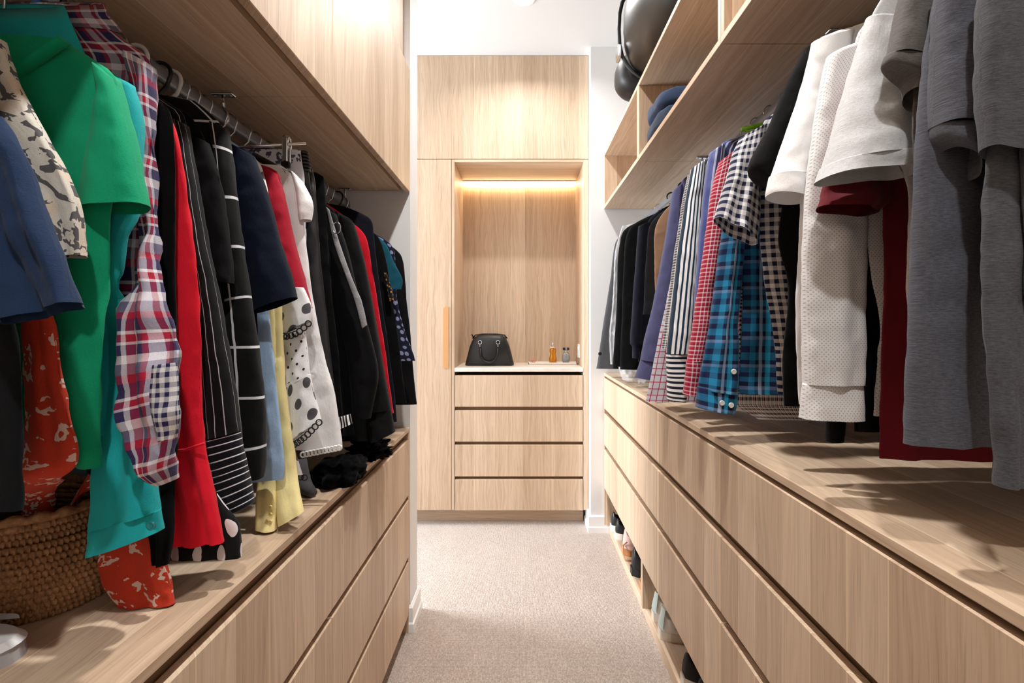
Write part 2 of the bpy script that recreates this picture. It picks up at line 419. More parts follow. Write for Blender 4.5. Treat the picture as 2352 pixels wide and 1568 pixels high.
# right open shelf boxes
for i in range(4):
    y1, y0 = UR[i], UR[i+1]
    t = thing('shelf_box', 'open oak shelf box above the right rail, ' + ['empty, against the white end wall', 'holding folded jeans', 'above the grey t-shirts', 'at the entrance end'][i], 'shelf', (.7, (y0+y1)/2, 1.797), 'open overhead shelves')
    box('bottom_board', FR, XR-.003, y0+.001, y1-.001, 1.797, 1.814, M['wood_l'], t, .0008)
    box('top_board', FR, XR-.003, y0+.001, y1-.001, 2.087, 2.103, M['wood_l'], t, .0008)
    box('side_board', FR+.0005, XR-.003, y1-.017, y1-.001, 1.814, 2.087, M['wood_v'], t, .0008)
    box('side_board', FR+.0005, XR-.003, y0+.001, y0+.017, 1.814, 2.087, M['wood_v'], t, .0008)
    box('back_board', XR-.018, XR-.003, y0+.017, y1-.017, 1.814, 2.087, M['wood_l'], t)

# ------------------------------------------------------------------ hanging rails
RL = (-.654, 1.605); RR = (.694, 1.745)
def rail(side, posts, y0, y1, ztop, label):
    x, z = side
    t = thing('hanging_rail', label, 'rail', (x, (y0+y1)/2, z))
    bm = bmesh.new(); rings = []
    for y in (y0, y1): rings.append([bm.verts.new((x + .008*math.cos(2*PI*k/20), y, z + .015*math.sin(2*PI*k/20))) for k in range(20)])
    for k in range(20): bm.faces.new((rings[0][k], rings[1][k], rings[1][(k+1) % 20], rings[0][(k+1) % 20]))
    bm.faces.new(rings[0]); bm.faces.new(rings[1][::-1]); bmesh.ops.recalc_face_normals(bm, faces=bm.faces[:])
    obj('tube', bm, M['rail'], t, True)
    for y in posts:
        p = box('flange', x-.024, x+.024, y-.009, y+.009, ztop-.006, ztop, M['chrome'], t, .0025, 2)
        p2 = obj('post', sweep(bmesh.new(), [(x, y, ztop-.003), (x, y, z+.018)], .0035, 8), M['chrome'], t, True)
        bm = bmesh.new(); sweep(bm, [(x + .0105*math.cos(2*PI*k/16), y, z + .0175*math.sin(2*PI*k/16)) for k in range(16)], .003, 6, True); obj('saddle', bm, M['chrome'], t, True)
        for dx in (-.017, .017):
            bm = bmesh.new(); lathe(bm, [(.0035, ztop-.0085), (.0035, ztop-.005)], x+dx, y, 8); obj('screw', bm, M['wire'], p)
rail(RL, (1.05, 1.775, .33), -.6, 1.806, 1.658, 'grey oval hanging rail under the left overhead cabinets')
rail(RR, (1.839, 1.05, .33), -.4, 2.662, 1.797, 'grey oval hanging rail under the right shelf boxes')

# ------------------------------------------------------------------ hangers
HANG = {}
def writing(name, txt, size, loc, rot, mat, parent):
    cu = bpy.data.curves.new(name, 'FONT'); cu.body = txt; cu.size = size; cu.extrude = .0002; cu.align_x = 'CENTER'; cu.align_y = 'CENTER'
    tmp = bpy.data.objects.new(name, cu); C.objects.link(tmp); dg = bpy.context.evaluated_depsgraph_get(); dg.update()
    me = bpy.data.meshes.new_from_object(tmp.evaluated_get(dg)); bpy.data.objects.remove(tmp); me.materials.clear(); me.materials.append(mat)
    o = bpy.data.objects.new(name, me); C.objects.link(o); o.parent = parent; o.location = Vector(loc) - Vector(parent.location); o.rotation_euler = rot
    return o
def hanger(side, y, kind, label, xo=0.0, half=.185, line=None, thin=.006):
    x, z = side; x += xo; inw = 1 if side is RL else -1
    nm, hm, bmt, rr = {'wire': ('wire_hanger', 'wire', 'wire', .0016), 'gold': ('wire_hanger', 'wire', 'goldwire', .0016), 'black': ('plastic_hanger', 'wire', 'blkplastic', .006), 'blackhook': ('plastic_hanger', 'blkplastic', 'blkplastic', .006),
                       'white': ('plastic_hanger', 'whtplastic', 'whtplastic', .005), 'blue': ('plastic_hanger', 'blueplastic', 'blueplastic', .006), 'green': ('plastic_hanger', 'greenplastic', 'greenplastic', .006),
                       'wood': ('wooden_hanger', 'wire', 'woodhanger', .008), 'grey': ('flocked_hanger', 'wire', 'greyplastic', .005)}[kind]
    t = HANG[label] = thing(nm, label, 'hanger', (x, y, z-.08), 'hangers on the left rail' if side is RL else 'hangers on the right rail')
    hr = .0035 if kind in ('blackhook', 'white', 'blue', 'green') else .0017
    top = z - .078; rad = .0165 + hr
    if line: top = min(top, line[0])
    he, ze, zm = (half, top-.062, top-.02) if not line else line[1:]
    pts = [(x, y, top), (x, y, z - .035), (x + .012, y, z - .024)] + arc((x, y, z), rad, -30, 205, 16, 'xz')
    obj('hook', sweep(bmesh.new(), pts, hr, 8), M[hm], t, True)
    if kind in ('wire', 'gold'):
        p = [(x, y, top), (x+he*.5, y, zm), (x+he, y, ze), (x+he-.008, y, ze-.008), (x, y, ze-.012), (x-he+.008, y, ze-.008), (x-he, y, ze), (x-he*.5, y, zm)]
        obj('frame', sweep(bmesh.new(), p, rr, 6, True), M[bmt], t, True)
        tw = [(x + .003*math.cos(k), y + .003*math.sin(k), top + .028 - .0022*k) for k in range(14)]
        obj('twist', sweep(bmesh.new(), tw, .0012, 5), M[hm], t, True)
    else:
        p = [(x-he, y, ze), (x-he*.8, y, lerp(zm, ze, .6)), (x-he*.5, y, zm), (x-.02, y, top), (x+.02, y, top), (x+he*.5, y, zm), (x+he*.8, y, lerp(zm, ze, .6)), (x+he, y, ze)]
        obj('shoulder_bar', sweep(bmesh.new(), p, min(rr, thin), 8, flat=1.5), M[bmt], t, True)
        if kind in ('white', 'blue', 'green', 'blackhook', 'black'):
            obj('lower_bar', sweep(bmesh.new(), [(x-he*.95, y, ze-.003), (x, y, ze-.010), (x+he*.95, y, ze-.003)], min(.0035, thin*.7), 8), M[bmt], t, True)
    return t
M['goldwire'] = plain('brassy_wire', rgb(196, 170, 80), .3, 1.0)

# ------------------------------------------------------------------ cloth surfaces
def lerp(a, b, t): return a + (b-a)*t
def resample(rows, n):
    """smooth interpolation of (L, R) edge pairs down the cloth"""
    k = len(rows); acc = [0.0]
    for i in range(1, k):
        acc.append(acc[-1] + ((rows[i][0]+rows[i][1])*.5 - (rows[i-1][0]+rows[i-1][1])*.5).length + 1e-6)
    out = []
    for j in range(n):
        d = acc[-1]*j/(n-1); i = max(q for q in range(k-1) if acc[q] <= d + 1e-9)
        t = min(1, max(0, (d-acc[i])/(acc[i+1]-acc[i])))
        def cr(e):
            p0 = rows[max(i-1, 0)][e]; p1 = rows[i][e]; p2 = rows[i+1][e]; p3 = rows[min(i+2, k-1)][e]
            # slopes limited so that edges do not overshoot
            m1 = (p2-p0)*.42 if i > 0 else (p2-p1)*.6; m2 = (p3-p1)*.42 if i+2 < k else (p2-p1)*.6
            t2, t3 = t*t, t*t*t
            return p1*(2*t3-3*t2+1) + m1*(t3-2*t2+t) + p2*(-2*t3+3*t2) + m2*(t3-t2)
        out.append((cr(0), cr(1), acc[-1]*j/(n-1)))
    return out
def tube(rows, t=.022, folds=3.0, amp=.010, seed=0, n=56, m=44, wr=.002, taper=(.7, 1.15), cap_top=False, sag=0.0, uvscale=1.0, uvoff=(0, 0), wfreq=22, edgewave=.003, crease=0):
    """hollow cloth tube hanging between two edge curves; folds run down it and deepen towards the hem"""
    rnd = random.Random(seed); rs = resample(rows, n)
    W = max((b-a).length for a, b, d in rs)
    ph = [rnd.uniform(0, 6.28) for _ in range(8)]; fq = [folds*rnd.uniform(.8, 1.2), folds*1.9*rnd.uniform(.85, 1.15), folds*.55]
    dr_ = [rnd.uniform(-.8, .8) for _ in range(4)]
    bm = bmesh.new(); uvl = bm.loops.layers.uv.new('UVMap'); rings = []; uvr = []
    ov = Vector((rnd.uniform(-9, 9), rnd.uniform(-9, 9), rnd.uniform(-9, 9)))
    for i, (A, B, d) in enumerate(rs):
        r = i/(n-1); ring = []; D = B - A; wd = D.length; tt = t*lerp(taper[0], taper[1], r); tt = min(tt, wd*.5 + .004)
        g = amp*(.25 + .75*min(1, r*1.3))*min(1, wd/.08)
        dirx = D.normalized() if wd > 1e-6 else Vector((1, 0, 0))
        for j in range(m):
            a = 2*PI*j/m; s = (1-math.cos(a))/2; sn = math.sin(a); side = 0 if sn <= 0 else 1
            sh = math.copysign(abs(sn)**.75, sn)
            arg = 2*PI*s
            f = math.sin(arg*fq[0] + ph[0+side*3] + dr_[0]*r*2) + .55*math.sin(arg*fq[1] + ph[1+side*3] + dr_[1]*r*3) + .5*math.sin(arg*fq[2] + ph[2] + dr_[2]*r)
            f *= .5
            p = A + D*s
            y = tt*sh + g*f*(abs(sn)**.5)
            nz = noise.noise(p*wfreq + ov + Vector((0, side*5, 0))) + .5*noise.noise(p*wfreq*2.3 + ov)
            y += nz*wr*(1 if side else -1)
            y += (1 if side else -1)*amp*.9*r**.6*noise.noise(Vector((s*folds*2.6 + ph[1] + side*4, r*1.6 + ph[2], ph[3])))*abs(sn)**.5
            y += .0022*noise.noise(Vector((p.x*46 + p.z*22, p.z*38 - p.x*20, ph[4] + side*3)))
            if crease:
                y += crease*math.sin((d*38 + s*5*math.sin(d*9+ph[3])) + ph[5])*(.3+.7*abs(math.sin(d*11+ph[4])))
            e = edgewave*noise.noise(Vector((ph[6], d*9, 1.5 if s > .5 else 9.5)))*(2*s-1)
            q = p + dirx*e + Vector((0, y, 0))
            if sag: q.z -= sag*math.sin(PI*s)*r**3*(1 if side else .4)
            ring.append(bm.verts.new(q)); uvr.append((s*W*uvscale + uvoff[0] + (0 if side == 0 else .013), d*uvscale + uvoff[1]))
        rings.append(ring)
    for i in range(n-1):
        for j in range(m):
            j2 = (j+1) % m
            f = bm.faces.new((rings[i][j], rings[i][j2], rings[i+1][j2], rings[i+1][j]))
            idx = (i*m+j, i*m+j2, (i+1)*m+j2, (i+1)*m+j)
            for l, k in zip(f.loops, idx): l[uvl].uv = uvr[k]
    if cap_top: bm.faces.new(rings[0][::-1])
    bmesh.ops.recalc_face_normals(bm, faces=bm.faces[:])
    return bm
def rows3(rows, y):
    out = []
    for r in rows:
        dy = r[4] if len(r) > 4 else 0
        a, b = px(r[0], r[1], y+dy), px(r[2], r[3], y+dy); out.append((a, b))
    return out
def mirror_rows(rr, xm): return [(Vector((max(min(2*xm - b.x, .93), -.93), b.y, b.z)), Vector((max(min(2*xm - a.x, .93), -.93), a.y, a.z))) for a, b in rr]
def collar(x, y, z, mat, parent, wid=.062, th=.045, h=.036, leaf=True, spread=1.0):
    bm = bmesh.new(); uvl = bm.loops.layers.uv.new('UVMap'); m = 40; rings = []
    prof = [(1.12, -.012), (1.0, .0), (.96, h*.6), (.97, h)]
    if leaf: prof += [(1.04, h+.004), (1+.16*spread, h*.75), (1+.34*spread, .1*h), (1+.52*spread, -.55*h)]
    for q, (k, dz) in enumerate(prof):
        ring = []
        for j in range(m):
            a = 2*PI*j/m; fr = 1
            dd = dz
            if leaf and q > 4: dd = dz - (.022*max(0, -math.sin(a))**3)*(q-4)/3     # collar points fall lower at the front
            if leaf and q > 4: dd -= .030*math.cos(a)**2*(q-4)/3                      # and lie down along the shoulders
            ring.append(bm.verts.new((x + wid*k*math.cos(a), y + th*k*math.sin(a), z + dd + .01*math.sin(a))))
        rings.append(ring)
    for i in range(len(rings)-1):
        for j in range(m):
            f = bm.faces.new((rings[i][j], rings[i][(j+1) % m], rings[i+1][(j+1) % m], rings[i+1][j]))
            for l, (ii, jj) in zip(f.loops, ((i, j), (i, j+1), (i+1, j+1), (i+1, j))): l[uvl].uv = (jj/m*.4, ii*.014)
    bmesh.ops.recalc_face_normals(bm, faces=bm.faces[:])
    return obj('collar', bm, mat, parent, True)
def button(p, r, mat, parent, name='button', nrm='y'):
    bm = bmesh.new(); lathe(bm, [(r*.3, .0022), (r*.55, .0018), (r*.7, .003), (r, .0024), (r, 0)], 0, 0, 14)
    for v in bm.verts:
        c = v.co.copy(); v.co = Vector((c.x, -c.z, c.y)) if nrm == 'y' else c
        v.co += p
    bmesh.ops.recalc_face_normals(bm, faces=bm.faces[:])
    return obj(name, bm, mat, parent, True)
GID = [0]
TUBES = []      # every cloth tube as (object, rings, points per ring)
def garment(side, name, label, cat, y, mat, edge=None, t=.020, sl=(), hang='wire', coll=None, hlabel=None, neck=None, folds=2.6, amp=.009, body_kw=None, mat_neck=None, hem=None, mirror=True, top=None, hz=0, proud=None):
    """edge: the aisle-side outline of the body as seen at depth y, continued symmetrically about the rail to the wall side.
       sl: list of dicts(rows=[(u,v,u,v[,dy])], t=, part=, mat=...)"""
    GID[0] += 1; sd = GID[0]; x, z = side
    ths = thing(name, label, cat, (x, y, z-.08), None)
    if edge:
        rr = []
        if top is None:
            zn = max(z - .085, px(*edge[0], y).z + .004); nk = neck or .062
            rr.append((Vector((x-nk, y, zn)), Vector((x+nk, y, zn))))
        pp = [px(u, v, y) for (u, v) in edge]
        if side is RL and .5 < y < .83:         # hems bunch towards the aisle above the basket
            ext = []
            for i, p in enumerate(pp):
                if i and pp[i-1].z > 1.0 > p.z: ext.append(pp[i-1].lerp(p, (pp[i-1].z-1.0)/(pp[i-1].z-p.z)))
                ext.append(p)
            pp = ext
        for p in pp:
            mx = 2*x - p.x; mx = max(min(mx, .93), -.93)
            if side is RL and .5 < y < .83 and p.z < 1.005: mx = min(max(mx, -.66 if p.z > .96 else -.572), p.x-.03)
            q = Vector((mx, y, p.z))
            rr.append((q, p) if side is RL else (p, q))
        kw = dict(t=t, folds=folds, amp=amp, seed=sd, n=64, m=64)
        kw.update(body_kw or {})
        TUBES.append((obj('body', tube(rr, **kw), mat, ths, True), kw['n'], kw['m']))
    for k, s in enumerate(sl):
        r3 = rows3(s['rows'], y)
        kw = dict(t=s.get('t', t), folds=s.get('folds', 1.2), amp=s.get('amp', .006), seed=sd*7+k, cap_top=s.get('cap', True), wr=s.get('wr', .002), taper=s.get('taper', (.8, 1.1)), sag=s.get('sag', 0), crease=s.get('crease', 0), uvscale=s.get('uvs', 1.0), n=s.get('n', 56), m=s.get('m', 44))
        part = obj(s.get('part', 'sleeve'), tube(r3, **kw), s.get('mat', mat), ths, True)
        TUBES.append((part, kw['n'], kw['m']))
        if s.get('label'): part['label'] = s['label']
        if mirror and s.get('mirror', s.get('part', 'sleeve') == 'sleeve'):
            kw.update(n=20, m=20); mr = mirror_rows(r3, x)
            if side is RL and .5 < y < .83: mr = [q for q in mr if min(q[0].z, q[1].z) > .95]      # wall-side sleeves end above the basket
            if len(mr) > 1: TUBES.append((obj(s.get('part', 'sleeve'), tube(mr, **kw), s.get('mat', mat), ths, True), 20, 20))
    if coll: collar(x, y, max(z - .085, px(*edge[0], y).z + .004), mat_neck or mat, ths, **coll)
    if hang:
        prof = [(abs((b if side is RL else a).x - x), a.z) for a, b in rr] if edge else []
        def zat(h):
            for (h0, z0), (h1, z1) in zip(prof, prof[1:]):
                if h0 <= h <= h1: return lerp(z0, z1, (h-h0)/max(1e-6, h1-h0))
            return prof[0][1] if h < prof[0][0] else prof[-1][1]
        line = proud
        if edge and not proud:
            he = .07
            for q in range(8, 20):
                h = q/100
                if h < max(p[0] for p in prof) and zat(h) > z - .165: he = h
            he -= .022; he = max(he, .05)
            line = (zat(.02) - .014, he, zat(he) - .021, zat(he*.5) - .017)
        hanger(side, y, hang, (hlabel or (hang + ' hanger')), 0, line=line, thin=max(.0022, min(.006, t*.30)))
    return ths

# ------------------------------------------------------------------ downlights
mdl, nt_, b_ = newmat('downlight_lens'); b_.inputs['Emission Color'].default_value = (1, .86, .68, 1); b_.inputs['Emission Strength'].default_value = 14
def downlight(x, y, label, k=1.0):
    t = thing('downlight', label, 'light', (x, y, ZC), 'recessed ceiling downlights')
    bm = bmesh.new(); lathe(bm, [(.036, ZC-.0035), (.046, ZC-.006), (.053, ZC-.003), (.054, ZC-.0002)], x, y, 32); obj('trim_ring', bm, M['trim'], t, True)
    bm = bmesh.new(); lathe(bm, [(.001, ZC-.0062), (.036, ZC-.0062), (.037, ZC-.0045)], x, y, 32); obj('lens', bm, mdl, t, True)
    l = area('downlight_lamp', (x, y, ZC-.008), (0, 0, 0), .07, .07, DOWN_POWER, (1, .98, .955), 'DISK')
    l.parent = t; l.location = (0, 0, -.008); l.data.spread = R(150); l.data.energy *= k
downlight(.015, 2.27, 'recessed round downlight in the ceiling in front of the end cabinet', .5)
downlight(.015, .95, 'recessed round downlight in the ceiling between the two racks')
downlight(.015, -.35, 'recessed round downlight in the ceiling at the entrance end', .75)

# ------------------------------------------------------------------ fabrics
def S(*rows, **kw): return dict(rows=list(rows), **kw)
navy, wht, blk = (34, 38, 66), (236, 236, 240), (18, 18, 20)
fb = {}
fb['denimblue'] = cloth('blue_gauze', (31, 52, 84), .9, .3, 1.3)
fb['charcoal'] = cloth('charcoal_knit', (20, 22, 25), .95, .15, 1.2, .1)
fb['leopard'] = leopard('leopard_print', (214, 208, 196), (92, 90, 92), (222, 200, 178))
fb['orange'] = floral('orange_floral', (200, 62, 40), (226, 196, 184), 30, .52)
fb['green'] = cloth('emerald_jersey', (8, 158, 112), .85, .25)
fb['teal'] = cloth('teal_cotton', (28, 172, 176), .8, .25)
fb['plaid'] = woven('red_navy_plaid', .074, [(0, (208, 202, 212)), (.06, (50, 44, 86)), (.30, (232, 228, 234)), (.35, (168, 28, 54)), (.50, (236, 232, 236)), (.54, (52, 46, 88)), (.68, (176, 40, 66)), (.76, (206, 200, 212)), (.92, (168, 28, 54))],
                    .078, [(0, (232, 228, 234)), (.14, (122, 120, 140)), (.32, (172, 30, 56)), (.44, (48, 42, 84)), (.64, (238, 236, 240)), (.69, (168, 28, 54)), (.80, (232, 228, 234)), (.84, (52, 46, 88))])
def ging(name, a, p, b=wht, **kw): return woven(name, p, [(0, a), (.5, b)], p, [(0, a), (.5, b)], **kw)
fb['ginglining'] = ging('gingham_lining', (44, 42, 88), .011)
fb['black'] = cloth('black_cotton', (9, 9, 10), .9, .1, 1.0, .1)
fb['black2'] = cloth('soft_black_jersey', (13, 13, 15), .9, .1, 1.0, .1)
fb['black3'] = cloth('black_wool', (19, 19, 20), .95, .15, 1.2, .1)
fb['red'] = cloth('scarlet_crepe', (226, 22, 46), .8, .2)
fb['polka_bw'] = dots('black_white_polka', (16, 16, 18), (232, 222, 224), 24, .34)
fb['pin'] = lines('black_pinstripe', (9, 10, 13), (190, 192, 200), .0135, .09)
fb['pinh'] = lines('black_band_stripe', (9, 11, 20), (226, 230, 236), None, 0, .0105, .15)
fb['grid'] = lines('black_windowpane', (11, 13, 14), (226, 228, 232), .105, .045, .083, .055, off=.80)
fb['navy'] = cloth('navy_jersey', (11, 19, 36), .85, .15, 1.0, .1)
fb['chambray'] = cloth('pale_chambray', (166, 196, 230), .85, .25, 1.2)
fb['yellow'] = cloth('butter_yellow_cotton', (236, 220, 158), .85, .25)
fb['crimson'] = cloth('crimson_crepe', (158, 14, 40), .8, .2)
fb['cream'] = cloth('cream_cotton', (236, 218, 170), .85, .2)
fb['dot_big'] = dots('white_grey_dots', (238, 238, 240), (88, 86, 90), 27, .30)
fb['dot_small'] = dots('white_small_dots', (238, 238, 240), (44, 44, 50), 68, .17)
fb['whitelace'] = cloth('white_cotton', (244, 244, 245), .85, .2, 1.2)
fb['greyprint'] = floral('grey_white_print', (226, 226, 234), (84, 84, 108), 22, .6)
fb['leather'] = plain('black_leather', rgb(26, 26, 28), .38)
fb['greycord'] = heather('grey_trim', (120, 120, 122), (176, 176, 178))
fb['red2'] = cloth('red_velvet', (196, 10, 34), .9, .4)
fb['leopdark'] = dots('dark_animal_print', (22, 20, 20), (176, 128, 70), 90, .25, .9)
fb['tealdark'] = cloth('petrol_blue_cotton', (12, 78, 98), .85)
fb['navydots'] = dots('navy_floral_dots', (22, 24, 46), (140, 146, 182), 42, .28, .6)
fb['bwstripe'] = woven('black_white_stripe', .0075, [(0, (20, 20, 22)), (.5, (232, 232, 232))])
fb['heather1'] = heather('mid_grey_melange', (62, 63, 69), (98, 100, 106))
fb['heather2'] = heather('dark_grey_melange', (64, 66, 75), (103, 106, 116))
fb['heather3'] = heather('taupe_grey_melange', (78, 75, 74), (112, 109, 107))
fb['heather4'] = heather('pale_grey_melange', (192, 194, 197), (222, 224, 226))
fb['maroon'] = cloth('maroon_jersey', (104, 14, 30), .85, .25)
fb['whitedot'] = dots('white_grey_pindot', (240, 240, 240), (186, 188, 198), 300, .27)
fb['whitepique'] = cloth('white_pique', (240, 240, 241), .85, .2, .8)
fb['ging'] = ging('navy_gingham', (26, 30, 64), .0165)
fb['blueplaid'] = woven('blue_tartan', .062, [(0, (24, 34, 72)), (.26, (34, 122, 168)), (.46, (20, 26, 56)), (.60, (178, 196, 228)), (.74, (24, 34, 72)), (.84, (44, 168, 210))],
                        .055, [(0, (24, 34, 72)), (.22, (38, 140, 186)), (.5, (20, 26, 56)), (.66, (132, 158, 202)), (.78, (34, 118, 164))], .42)
fb['redcheck'] = woven('red_micro_check', .0105, [(0, (178, 26, 58)), (.72, (226, 208, 212))], .0105, [(0, (170, 24, 56)), (.35, (92, 18, 44)), (.72, (226, 208, 212))])
fb['multicheck'] = woven('multi_micro_check', .0095, [(0, (30, 30, 44)), (.3, (232, 232, 232)), (.62, (30, 30, 44)), (.72, (206, 60, 70)), (.86, (232, 232, 232))], .0095, [(0, (36, 36, 50)), (.45, (236, 236, 236))])
fb['satin'] = woven('blue_shaded_stripe', .042, [(0, (62, 76, 140)), (.3, (168, 178, 206)), (.45, (44, 54, 106)), (.75, (196, 202, 220)), (.86, (40, 48, 96))], rough=.45, spec=.5)
fb['stripe'] = woven('white_navy_stripe', .0130, [(0, (26, 48, 70)), (.42, (240, 241, 243))])
fb['stripeh'] = woven('cuff_stripe', None, None, .0130, [(0, (26, 32, 46)), (.48, (240, 241, 243))])
fb['microcheck'] = ging('micro_check', (64, 62, 72), .0078, (226, 222, 218))
fb['redgrid'] = lines('white_red_grid', (206, 204, 214), (172, 36, 76), .019, .13, .019, .13)
fb['slate'] = cloth('slate_blue_cotton', (82, 84, 122), .85, .3)
fb['brown'] = cloth('brown_cotton', (150, 116, 92), .85)
fb['suit'] = cloth('charcoal_suiting', (32, 32, 34), .9, .15, 1.0, .1)
fb['suit2'] = cloth('dark_grey_suiting', (72, 72, 74), .9, .3)
fb['navysuit'] = cloth('navy_knit', (17, 18, 28), .9, .15, 1.0, .1)
fb['blacktee'] = cloth('black_jersey', (11, 11, 12), .9, .1, 1.0, .1)

# ------------------------------------------------------------------ left rack, from the entrance end to the nib wall
garment(RL, 'blouse', 'dusky blue gauze blouse with flared sleeve beside the leopard-print top', 'blouse', .45, fb['denimblue'], [(-60, 230), (-30, 300), (-30, 560), (-20, 735)], t=.018, hang='black', hlabel='black hanger carrying the dusky blue gauze blouse',
        sl=[S((-140, 290, 5, 268), (-110, 400, 62, 360), (-80, 520, 108, 480), (-40, 640, 152, 600), (10, 745, 178, 694), t=.016, folds=2.2, amp=.012)])
garment(RL, 'jumper', 'charcoal knitted jumper hanging low behind the dusky blue blouse', 'jumper', .478, fb['charcoal'], [(-80, 260), (-20, 330), (30, 700), (50, 850), (52, 1170)], t=.008, hang='black', hlabel='black hanger carrying the charcoal jumper', amp=.003)
garment(RL, 'leopard_top', 'cream leopard-print top with draped sleeve beside the green t-shirt', 'top', .515, fb['leopard'], [(-40, 120), (0, 260), (60, 420), (110, 560)], t=.014, hang='wire', hlabel='wire hanger carrying the leopard-print top', body_kw=dict(amp=.006),
        sl=[S((-120, 110, 8, 92), (-60, 250, 62, 236), (20, 380, 140, 372), (80, 480, 184, 470), (120, 592, 194, 586), t=.014, folds=1.6, amp=.008)])
g = garment(RL, 't_shirt', 'emerald green t-shirt beside the teal shirt', 't-shirt', .572, fb['green'], [(145, 94), (212, 136), (266, 186), (262, 330), (255, 480), (250, 650), (240, 850), (232, 980), (232, 1072)], t=.021, hang='black', hlabel='black hanger carrying the emerald green t-shirt', top=1, folds=3.4, amp=.012,
        sl=[S((228, 150, 266, 184), (236, 220, 284, 244), (222, 310, 304, 320), (206, 400, 322, 410), (193, 482, 334, 470), t=.024, folds=.8, amp=.003, sag=.004)])
# ribbed neckline band along the front of the green t-shirt
nb = [px(u, v, .572-.020) for u, v in ((-30, 200), (10, 178), (50, 158), (90, 132), (125, 106), (147, 93))]
obj('neckband', sweep(bmesh.new(), nb, .0085, 8, flat=.45), fb['green'], g, True)
g = garment(RL, 'long_sleeve_shirt', 'teal button-cuff shirt hanging beside the plaid shirt', 'shirt', .606, fb['teal'], [(130, 96), (220, 150), (296, 196), (284, 330), (266, 480), (252, 640), (246, 800), (240, 1000)], t=.012, hang='wire', hlabel='wire hanger carrying the teal shirt', coll=dict(wid=.072, th=.010, h=.030),
            sl=[S((262, 180, 305, 196), (262, 280, 321, 280), (258, 480, 316, 480), (254, 560, 300, 560), (250, 620, 293, 620), (246, 690, 284, 690, .006), (240, 800, 330, 800, .022), (230, 1000, 346, 1000, .016), (218, 1130, 358, 1110, .004), (211, 1215, 364, 1172), t=.018, folds=1.3, amp=.007),
                S((210, 1213, 365, 1170), (207, 1245, 369, 1194), (204, 1276, 373, 1216), t=.020, part='cuff', folds=.6, amp=.002, mirror=False, n=12)])
button(px(349, 1206, .606-.0215), .0055, plain('teal_button', rgb(24, 140, 150), .35), g)
g = garment(RL, 'long_sleeve_shirt', 'red, navy and white plaid flannel shirt with rolled sleeve', 'shirt', .636, fb['plaid'], [(205, 26), (285, 92), (346, 150), (342, 300), (330, 500), (320, 800), (312, 980)], t=.014, hang='blue', hlabel='blue plastic hanger carrying the plaid flannel shirt', neck=.09, coll=dict(wid=.096, th=.010, h=.002, spread=.55), folds=3,
            sl=[S((312, 136, 346, 150), (316, 210, 350, 210), (320, 330, 353, 330), (322, 470, 360, 470, -.004), (300, 600, 368, 600, -.022), (276, 740, 386, 735, -.042), (264, 850, 402, 830, -.052), (268, 940, 408, 905, -.054), (298, 1010, 404, 990, -.054), (345, 1085, 400, 1070, -.052), (366, 1112, 396, 1104, -.050), t=.02, folds=1.7, amp=.014, wr=.011, crease=.006),
                S((352, 838, 406, 832, -.076), (346, 900, 410, 895, -.076), (352, 965, 408, 960, -.076), (366, 1010, 398, 1008, -.074), t=.008, part='rolled_cuff', mat=fb['ginglining'], label='navy gingham lining of the rolled cuff', mirror=False, wr=.006, n=24)])
garment(RL, 'trousers', 'plain black trousers hanging between the plaid shirt and the red dress', 'trousers', .664, fb['black'], [(300, 206), (372, 232), (402, 300), (402, 600), (410, 900), (402, 1120)], t=.012, hang='blackhook', hlabel='black plastic hanger carrying the plain black trousers', amp=.005,
        sl=[S((330, 1000, 408, 1000), (334, 1120, 406, 1120), (340, 1220, 400, 1215, -.022), (352, 1296, 388, 1294, -.028), t=.007, part='leg', mirror=False)])
g = garment(RL, 'dress', 'long scarlet red dress with seamed skirt', 'dress', .688, fb['red'], [(360, 240), (396, 282), (421, 390), (449, 590), (462, 800), (467, 1022), (488, 1130), (512, 1246)], t=.014, hang='wire', hlabel='wire hanger carrying the scarlet dress', amp=.006, folds=4.5)
sm = [px(u, v, .688-.016) for u, v in ((405, 1035), (425, 1033), (445, 1026), (468, 1018))]
obj('waist_seam', sweep(bmesh.new(), sm, .0022, 6), fb['red'], g, True)
garment(RL, 'dress', 'black dress with large white polka dots below the pinstripe sleeve', 'dress', .712, fb['polka_bw'], [(370, 250), (400, 300), (430, 600), (462, 1000), (492, 1120), (546, 1200), (553, 1278)], t=.012, hang='blackhook', hlabel='black plastic hanger carrying the polka-dot dress', amp=.005)
garment(RL, 'blouse', 'black pinstripe blouse with horizontally striped deep cuff', 'blouse', .738, fb['pin'], [(390, 240), (426, 284), (440, 500), (452, 800), (470, 1000)], t=.010, hang='white', hlabel='white plastic hanger carrying the pinstripe blouse', amp=.004,
        sl=[S((398, 276, 426, 286), (416, 400, 446, 400), (432, 550, 474, 550), (446, 700, 506, 700), (456, 850, 530, 840), (464, 1010, 548, 990), t=.018, folds=.9, amp=.003),
            S((463, 1008, 549, 988), (478, 1100, 566, 1070), (491, 1197, 582, 1154), t=.021, part='cuff', mat=fb['pinh'], mirror=False, folds=.6, amp=.002)])
garment(RL, 't_shirt', 'plain black t-shirt with wide sleeve between pinstripe blouse and windowpane shirt', 't-shirt', .772, fb['black2'], [(430, 262), (470, 322), (492, 420), (505, 600), (510, 900)], t=.010, hang='gold', hlabel='brassy wire hanger carrying the wide-sleeved black t-shirt', amp=.004,
        sl=[S((436, 310, 474, 326), (440, 400, 502, 410), (452, 480, 518, 500), (464, 548, 531, 606), (500, 640, 530, 650), t=.018, folds=.8, amp=.003, sag=.004)])
